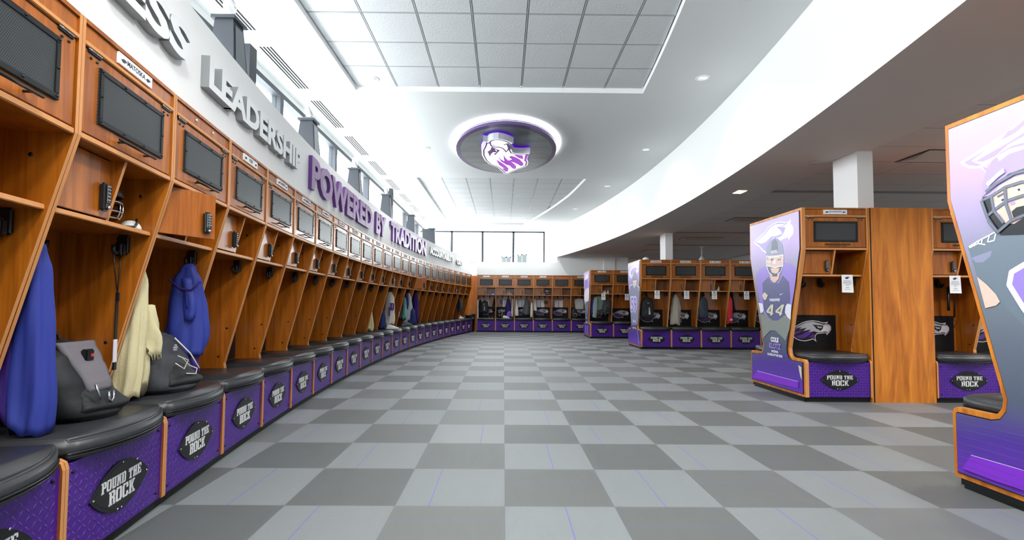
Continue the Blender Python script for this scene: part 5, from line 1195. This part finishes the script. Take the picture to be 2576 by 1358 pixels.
mb.build('sole', t)
t = goods('purple_glove', ROWD[0], .27, .14, 1.504, 'purple and white glove lying on the shelf of the leftmost far locker', 'glove'); mb = MB(); mb.body([(0, 0, 0, .06, .05), (.03, 0, 0, .055, .045), (.05, 0, 0, .03, .03)], plain('glove_lilac', S(150, 140, 210), .6), 4, .2, 20)
for k in range(4): mb.tube([(-.045 + .03 * k, -.04, .02), (-.055 + .036 * k, -.085, .0), (-.055 + .036 * k, -.09, -.03)], .012, plain('glove_lilac', S(150, 140, 210), .6), 8)
mb.build('glove_body', t)
def gloves(lk, x, y, z, label, mat, n_=2):
    t = goods('padded_gloves', lk, x, y, z, label, 'gloves'); mb = MB()
    for j in range(n_):
        ox = j * .10 - .05 * (n_ - 1)
        mb.body([(0, ox, 0, .045, .05), (.05, ox, 0, .048, .05), (.10, ox, .01, .04, .035)], mat, 3, .1, 20, j)
        for k in range(4): mb.tube([(ox - .035 + .023 * k, -.03, .09), (ox - .045 + .03 * k, -.045, .12 + .01 * (k % 2)), (ox - .05 + .034 * k, -.07, .115)], .012, mat, 8)
        mb.tube([(ox + .04, -.02, .05), (ox + .065, -.05, .06), (ox + .06, -.07, .085)], .012, mat, 8)
    mb.build('glove_bodies', t)
gloves(ROWD[1], .14, .25, 1.504, 'pile of grey and cream gloves on a far shelf', CRM, 2); gloves(ROWD[1], .27, .25, 1.504, 'light grey glove at the right of the far glove pile', LGR, 1)
hung(ROWD[1], .13, 'purple T-shirt hanging above the round black bag', 'T-shirt', [fab('deep_purple', S(58, 44, 112), .8)], .68, .03, .12, .12, .03, .08, 4, .06, .42, 75, 1.38, 0, 'hanging_tshirt')
hung(ROWD[1], .31, 'off-white trousers hanging at the right side of the purple T-shirt locker', 'trousers', [CRM], .60, .03, .05, .06, .03, .06, 4, .1, .35, 77, 1.36, -.02, 'hanging_trousers')
hung(ROWD[1], -.15, 'purple and white patterned scarf hanging in front of the single card', 'scarf', [fab('pattern_scarf', S(120, 108, 150), .8, .6, 40)], 1.12, .03, .05, .04, .02, .03, 4, .1, .50, 79, 1.34, 0, 'hanging_scarf')
t = goods('round_kit_bag', ROWD[1], -.13, .26, .566, 'round black kit bag with white straps on a far bench', 'bag'); mb = MB(); mb.body([(0, 0, 0, .15, .13), (.04, 0, 0, .19, .16), (.22, 0, 0, .195, .16), (.34, 0, 0, .15, .13), (.39, 0, 0, .07, .07)], BKB, 0, 0, 32); mb.build('bag_body', t)
mb = MB(); mb.tube([(-.17, -.10, .30), (-.06, -.16, .31), (.02, -.175, .24), (.0, -.18, .12), (-.01, -.17, .02)], .006, LLITE, 8); mb.tube([(-.02, -.16, .33), (.06, -.17, .27), (.12, -.15, .30)], .012, LLITE, 8); mb.build('piping', t)
mb = MB(); mb.lathe([(.03, 0), (.03, .004)], BLUM, 16, (-.10, 0, 0)); 
for i in range(len(mb.v)): v = mb.v[i]; mb.v[i] = (v[0], -.165 - v[2], .235 + v[1])
mb.build('blue_badge', t)
mb = MB(); mb.box(-.125, -.07, -.172, -.15, .09, .14, REDM); mb.build('red_badge', t)
hung(ROWD[1], .17, 'small lilac cloth heaped on the bench below the purple T-shirt', 'cloth', [fab('lilac_fleece', S(118, 88, 184), .8)], .566, .05, .10, .10, .05, .09, 5, .12, .18, 81, .84, 0, 'heaped_cloth')
t = goods('white_shoe', ROWD[1], .04, .06, .566, 'white shoe on the far bench beside the round kit bag', 'shoe', None, 1.4); mb = MB(); mb.body([(0, 0, 0, .05, .14), (.02, 0, 0, .05, .14), (.05, 0, .03, .042, .10), (.10, 0, .08, .03, .04)], WHT, 0, 0, 24); mb.build('upper', t)
hung(ROWD[2], -.31, 'white hooded top hanging at the left of the grey hoodie locker', 'hoodie', [WHT], .64, .025, .06, .07, .03, .07, 4, .09, .30, 83, 1.36, .02, 'hanging_hoodie')
hung(ROWD[2], .13, 'heather grey hoodie hanging over the emblem plate', 'hoodie', [DGR, DGR], .70, .04, .12, .14, .04, .09, 5, .1, .40, 85, 1.38, -.03, 'hanging_hoodie', sleeves=[(-.08, 1.15, .80, .045, 1)])
hung(ROWD[2], .325, 'cream fringed towel hanging at the right of the grey hoodie', 'towel', [CRM], .58, .02, .05, .06, .03, .06, 5, .12, .20, 87, 1.20, -.01)
hung(ROWD[3], -.31, 'white towel with dark round marks hanging left of the helmet locker', 'towel', [WHT], .86, .02, .05, .065, .02, .05, 3, .08, .28, 89, 1.38, .01)
helmet(ROWD[3], .20, .28, 1.504, 'silver-white football helmet on a far shelf', plain('helmet_silver', S(176, 180, 196), .25, .3), 0, .9)
t = goods('white_gloves', ROWD[3], .065, .22, 1.504, 'white gloves beside the silver helmet on the far shelf', 'gloves'); mb = MB(); mb.body([(0, 0, 0, .045, .05), (.03, 0, 0, .045, .05), (.055, 0, 0, .02, .03)], WHT, 4, .15, 20); mb.build('glove_body', t)
t = goods('brown_cap', ROWD[3], .155, .50, 1.18, 'brown camouflage cap hanging below the helmet shelf', 'cap'); mb = MB(); mb.sphere((0, 0, .04), .085, .07, .075, OLI, 18, 10); mb.build('crown', t); mb = MB(); mb.prism([(-.05, -.0), (-.045, -.07), (0, -.1), (.045, -.07), (.05, 0)], -.03, -.024, OLI); mb.build('brim', t)
t = hung(ROWD[5], .02, 'light grey cloth spread over both hooks in the far row', 'cloth', [WHT], .93, .15, .19, .20, .03, .05, 6, .04, .47, 91, 1.38, 0, 'spread_cloth')
t = goods('black_kit_bag', ROWD[5], -.22, .26, .566, 'rounded black bag on the bench under the spread grey cloth', 'bag', None, .3); mb = MB(); mb.body([(0, 0, 0, .10, .12), (.04, 0, 0, .13, .15), (.24, 0, 0, .12, .13), (.40, 0, .03, .05, .06)], BKB, 2, .05, 28); mb.build('bag_body', t); mb = MB(); mb.tube([(-.08, -.12, .18), (0, -.15, .22), (.06, -.14, .15), (.02, -.15, .06)], .006, LLITE, 8); mb.build('piping', t)

# island goods
def notice(lk, x, z0, label, big=False, tilt=0.):
    y_ = front_y(1.49) - .004
    t = goods('paper_notice', lk, x, y_, 0, label, 'notice')
    mb = MB(); mb.prism([(-.068, 1.29), (.072, 1.288), (.066, 1.502), (-.066, 1.502)], -.0016, 0, PAPER, f=lambda p_, q_, h_: (p_, h_ + (q_ - 1.4) * .02, q_)); mb.build('sheet', t)
    mb = MB(); f0 = lambda a_, b_, hh: (a_, -.0022 - hh + (b_ - 1.4) * .02, b_)
    hawk(mb, lambda a_, b_, hh: f0(a_, b_, hh * .2), .06, -.03, 1.450, .0003, (INK, INK, INK, PAPER, INK))
    for i, s_ in enumerate(('PLEASE CLEAR', 'EVERYTHING OUT', 'OF YOUR LOCKER', 'TODAY!')):
        if big: fit_text(mb, s_, INK, lambda a_, b_, hh, i=i: f0(a_, 1.424 - .017 * i + b_, hh * .2), .0072 * len(s_), .009, .0003, .02)
        else: mb.box(-.0036 * len(s_), .0036 * len(s_), -.003, -.0022, 1.424 - .017 * i, 1.431 - .017 * i, GREYKEY)
    mb.box(-.02, .02, -.0035, -.0028, 1.345, 1.349, INK); mb.box(-.035, .035, -.0043, -.0036, 1.325, 1.328, INK)
    mb.build('print', t)
notice(ROWA[0], .175, 0, 'white paper notice clipped under the shelf beside the plain wooden panel', True)
notice(ROWA[1], -.05, 0, 'white paper notice clipped in the locker right of the plain wooden panel', True)
for i, lb in enumerate(['above the round black backpack', 'right of the pale towel', 'right of the slate grey backpack', 'right of the navy clothing']): notice(ROWB[i], [.045, .045, .0, .07][i], 0, 'white paper notice %s' % lb)
for i, lb in enumerate(['over the sage towel', 'in the empty locker of the farthest island']): notice(ROWC[i], [.06, .09][i], 0, 'white paper notice %s' % lb)
def elite(t, h, wd, dp, Lf):
    mb = MB(); f = lambda p_, q_, hh: (p_, hh, q_)
    mb.prism([(-.03, h * .75), (-.015, h * .72), (.05, h * .75), (0, h * .735), (-.022, h * .755)], -dp * .8, -dp * .96, LLITE, f=f); mb.build('white_swoosh', t)
    mb = MB()
    for k, q in enumerate((.20, .27, .33, .39, .45, .50)): mb.box(.015 - .02 + .002 * k, .015 + .02 - .002 * k, -dp * 1.22, -dp * 1.0, h * q, h * (q + .055 - .006 * k), LLITE)
    mb.build('white_blocks', t)
backpack(ROWB[0], -.16, .26, .78, 'large round black backpack hanging beside the player 59 panel', BKB, BKB, .54, .175, .125, hang=True, accent=[elite])
hung(ROWB[1], -.17, 'pale stone towel hanging in the second locker of the middle island', 'towel', [STON], .60, .03, .12, .13, .04, .08, 6, .10, .30, 101, 1.42, 0)
backpack(ROWB[2], -.235, .24, .80, 'slate grey backpack hanging in the third locker of the middle island', SLAT, SLAT, .54, .125, .12, hang=True)
hung(ROWB[3], -.22, 'navy shirt hanging behind the red shirt on the middle island', 'shirt', [fab('deep_navy', S(26, 32, 62), .8)], .98, .03, .09, .09, .03, .07, 4, .08, .38, 103, 1.44, .05, 'hanging_shirt')
t = hung(ROWB[3], -.31, 'coral red shirt with white label hanging on the middle island', 'shirt', [RED], .64, .025, .065, .065, .03, .07, 4, .1, .20, 105, 1.36, -.01, 'hanging_shirt')
mb = MB(); mb.box(-.035, .02, -.085, -.078, .74, .79, LLITE); mb.build('white_label', t)
hung(ROWB[4], -.27, 'mint towel hanging beside the player 44 panel edge', 'towel', [TEAL], .50, .02, .05, .06, .03, .06, 4, .1, .0, 107, 1.0, 0)
hung(ROWC[0], -.28, 'purple shirt hanging left of the sage towel', 'shirt', [fab('vivid_purple', S(70, 44, 168), .7)], .80, .025, .055, .06, .03, .06, 4, .1, .30, 111, 1.32, .01, 'hanging_shirt')
hung(ROWC[0], -.04, 'wide sage green towel draped over the hooks of the farthest island', 'towel', [SAGE], .93, .15, .17, .15, .04, .06, 5, .05, .40, 113, 1.42, 0, 'draped_towel')
hung(ROWC[0], -.17, 'lower corner of a second sage towel beside the wide one', 'towel', [SAGE], .68, .05, .08, .07, .03, .05, 4, .08, .24, 115, 1.38, -.04, 'draped_towel')
hung(ROWC[0], .05, 'brown mesh shorts hanging below the sage towel', 'shorts', [BRN], .76, .05, .09, .06, .03, .04, 4, .1, .33, 117, .98, 0, 'mesh_shorts')
backpack(ROWC[0], .22, .24, .82, 'dark backpack hanging right of the sage towel', BKG, BKB, .50, .125, .10, hang=True)
t = goods('drink_can', ROWC[0], .25, .24, 1.504, 'red and white drink can on the shelf above the dark backpack', 'can'); mb = MB(); mb.lathe([(.03, 0), (.036, .006), (.036, .11), (.03, .12)], WHT, 20); mb.build('can_body', t); mb = MB(); mb.lathe([(.0365, .085), (.0365, .108)], REDM, 20); mb.build('red_band', t)
t = goods('crumpled_paper', ROWC[0], .12, .22, 1.504, 'crumpled white paper beside the drink can', 'paper'); mb = MB(); mb.body([(0, 0, 0, .09, .05), (.02, 0, 0, .08, .045), (.045, 0, 0, .03, .02)], PAPER, 5, .2, 24); mb.build('sheet', t)
t = goods('hanging_straps', ROWA[1], .19, .40, 0, 'dark straps and cord hanging right of the paper notice behind the large player panel', 'strap'); mb = MB(); mb.tube([(-.04, 0, 1.38), (-.05, -.01, 1.2), (-.04, 0, 1.08)], .014, BLACKP, 8); mb.tube([(.0, 0, 1.40), (.03, -.01, 1.25), (.03, 0, 1.0)], .009, BLACKP, 8); mb.build('straps', t); mb = MB(); mb.tube([(.03, 0, 1.0), (-.0, -.02, .97), (.04, -.02, .93), (.01, -.01, .88), (.04, 0, .86)], .004, BLACKP, 6); mb.build('cord', t)
t = goods('paper_scrap', ROWB[2], .14, .22, 1.504, 'small pale object lying on the shelf of the third middle-island locker', 'scrap'); mb = MB(); mb.body([(0, 0, 0, .06, .04), (.012, 0, 0, .05, .03)], CRM, 3, .2, 16); mb.build('scrap', t)
bpy.data.lights.remove(l)
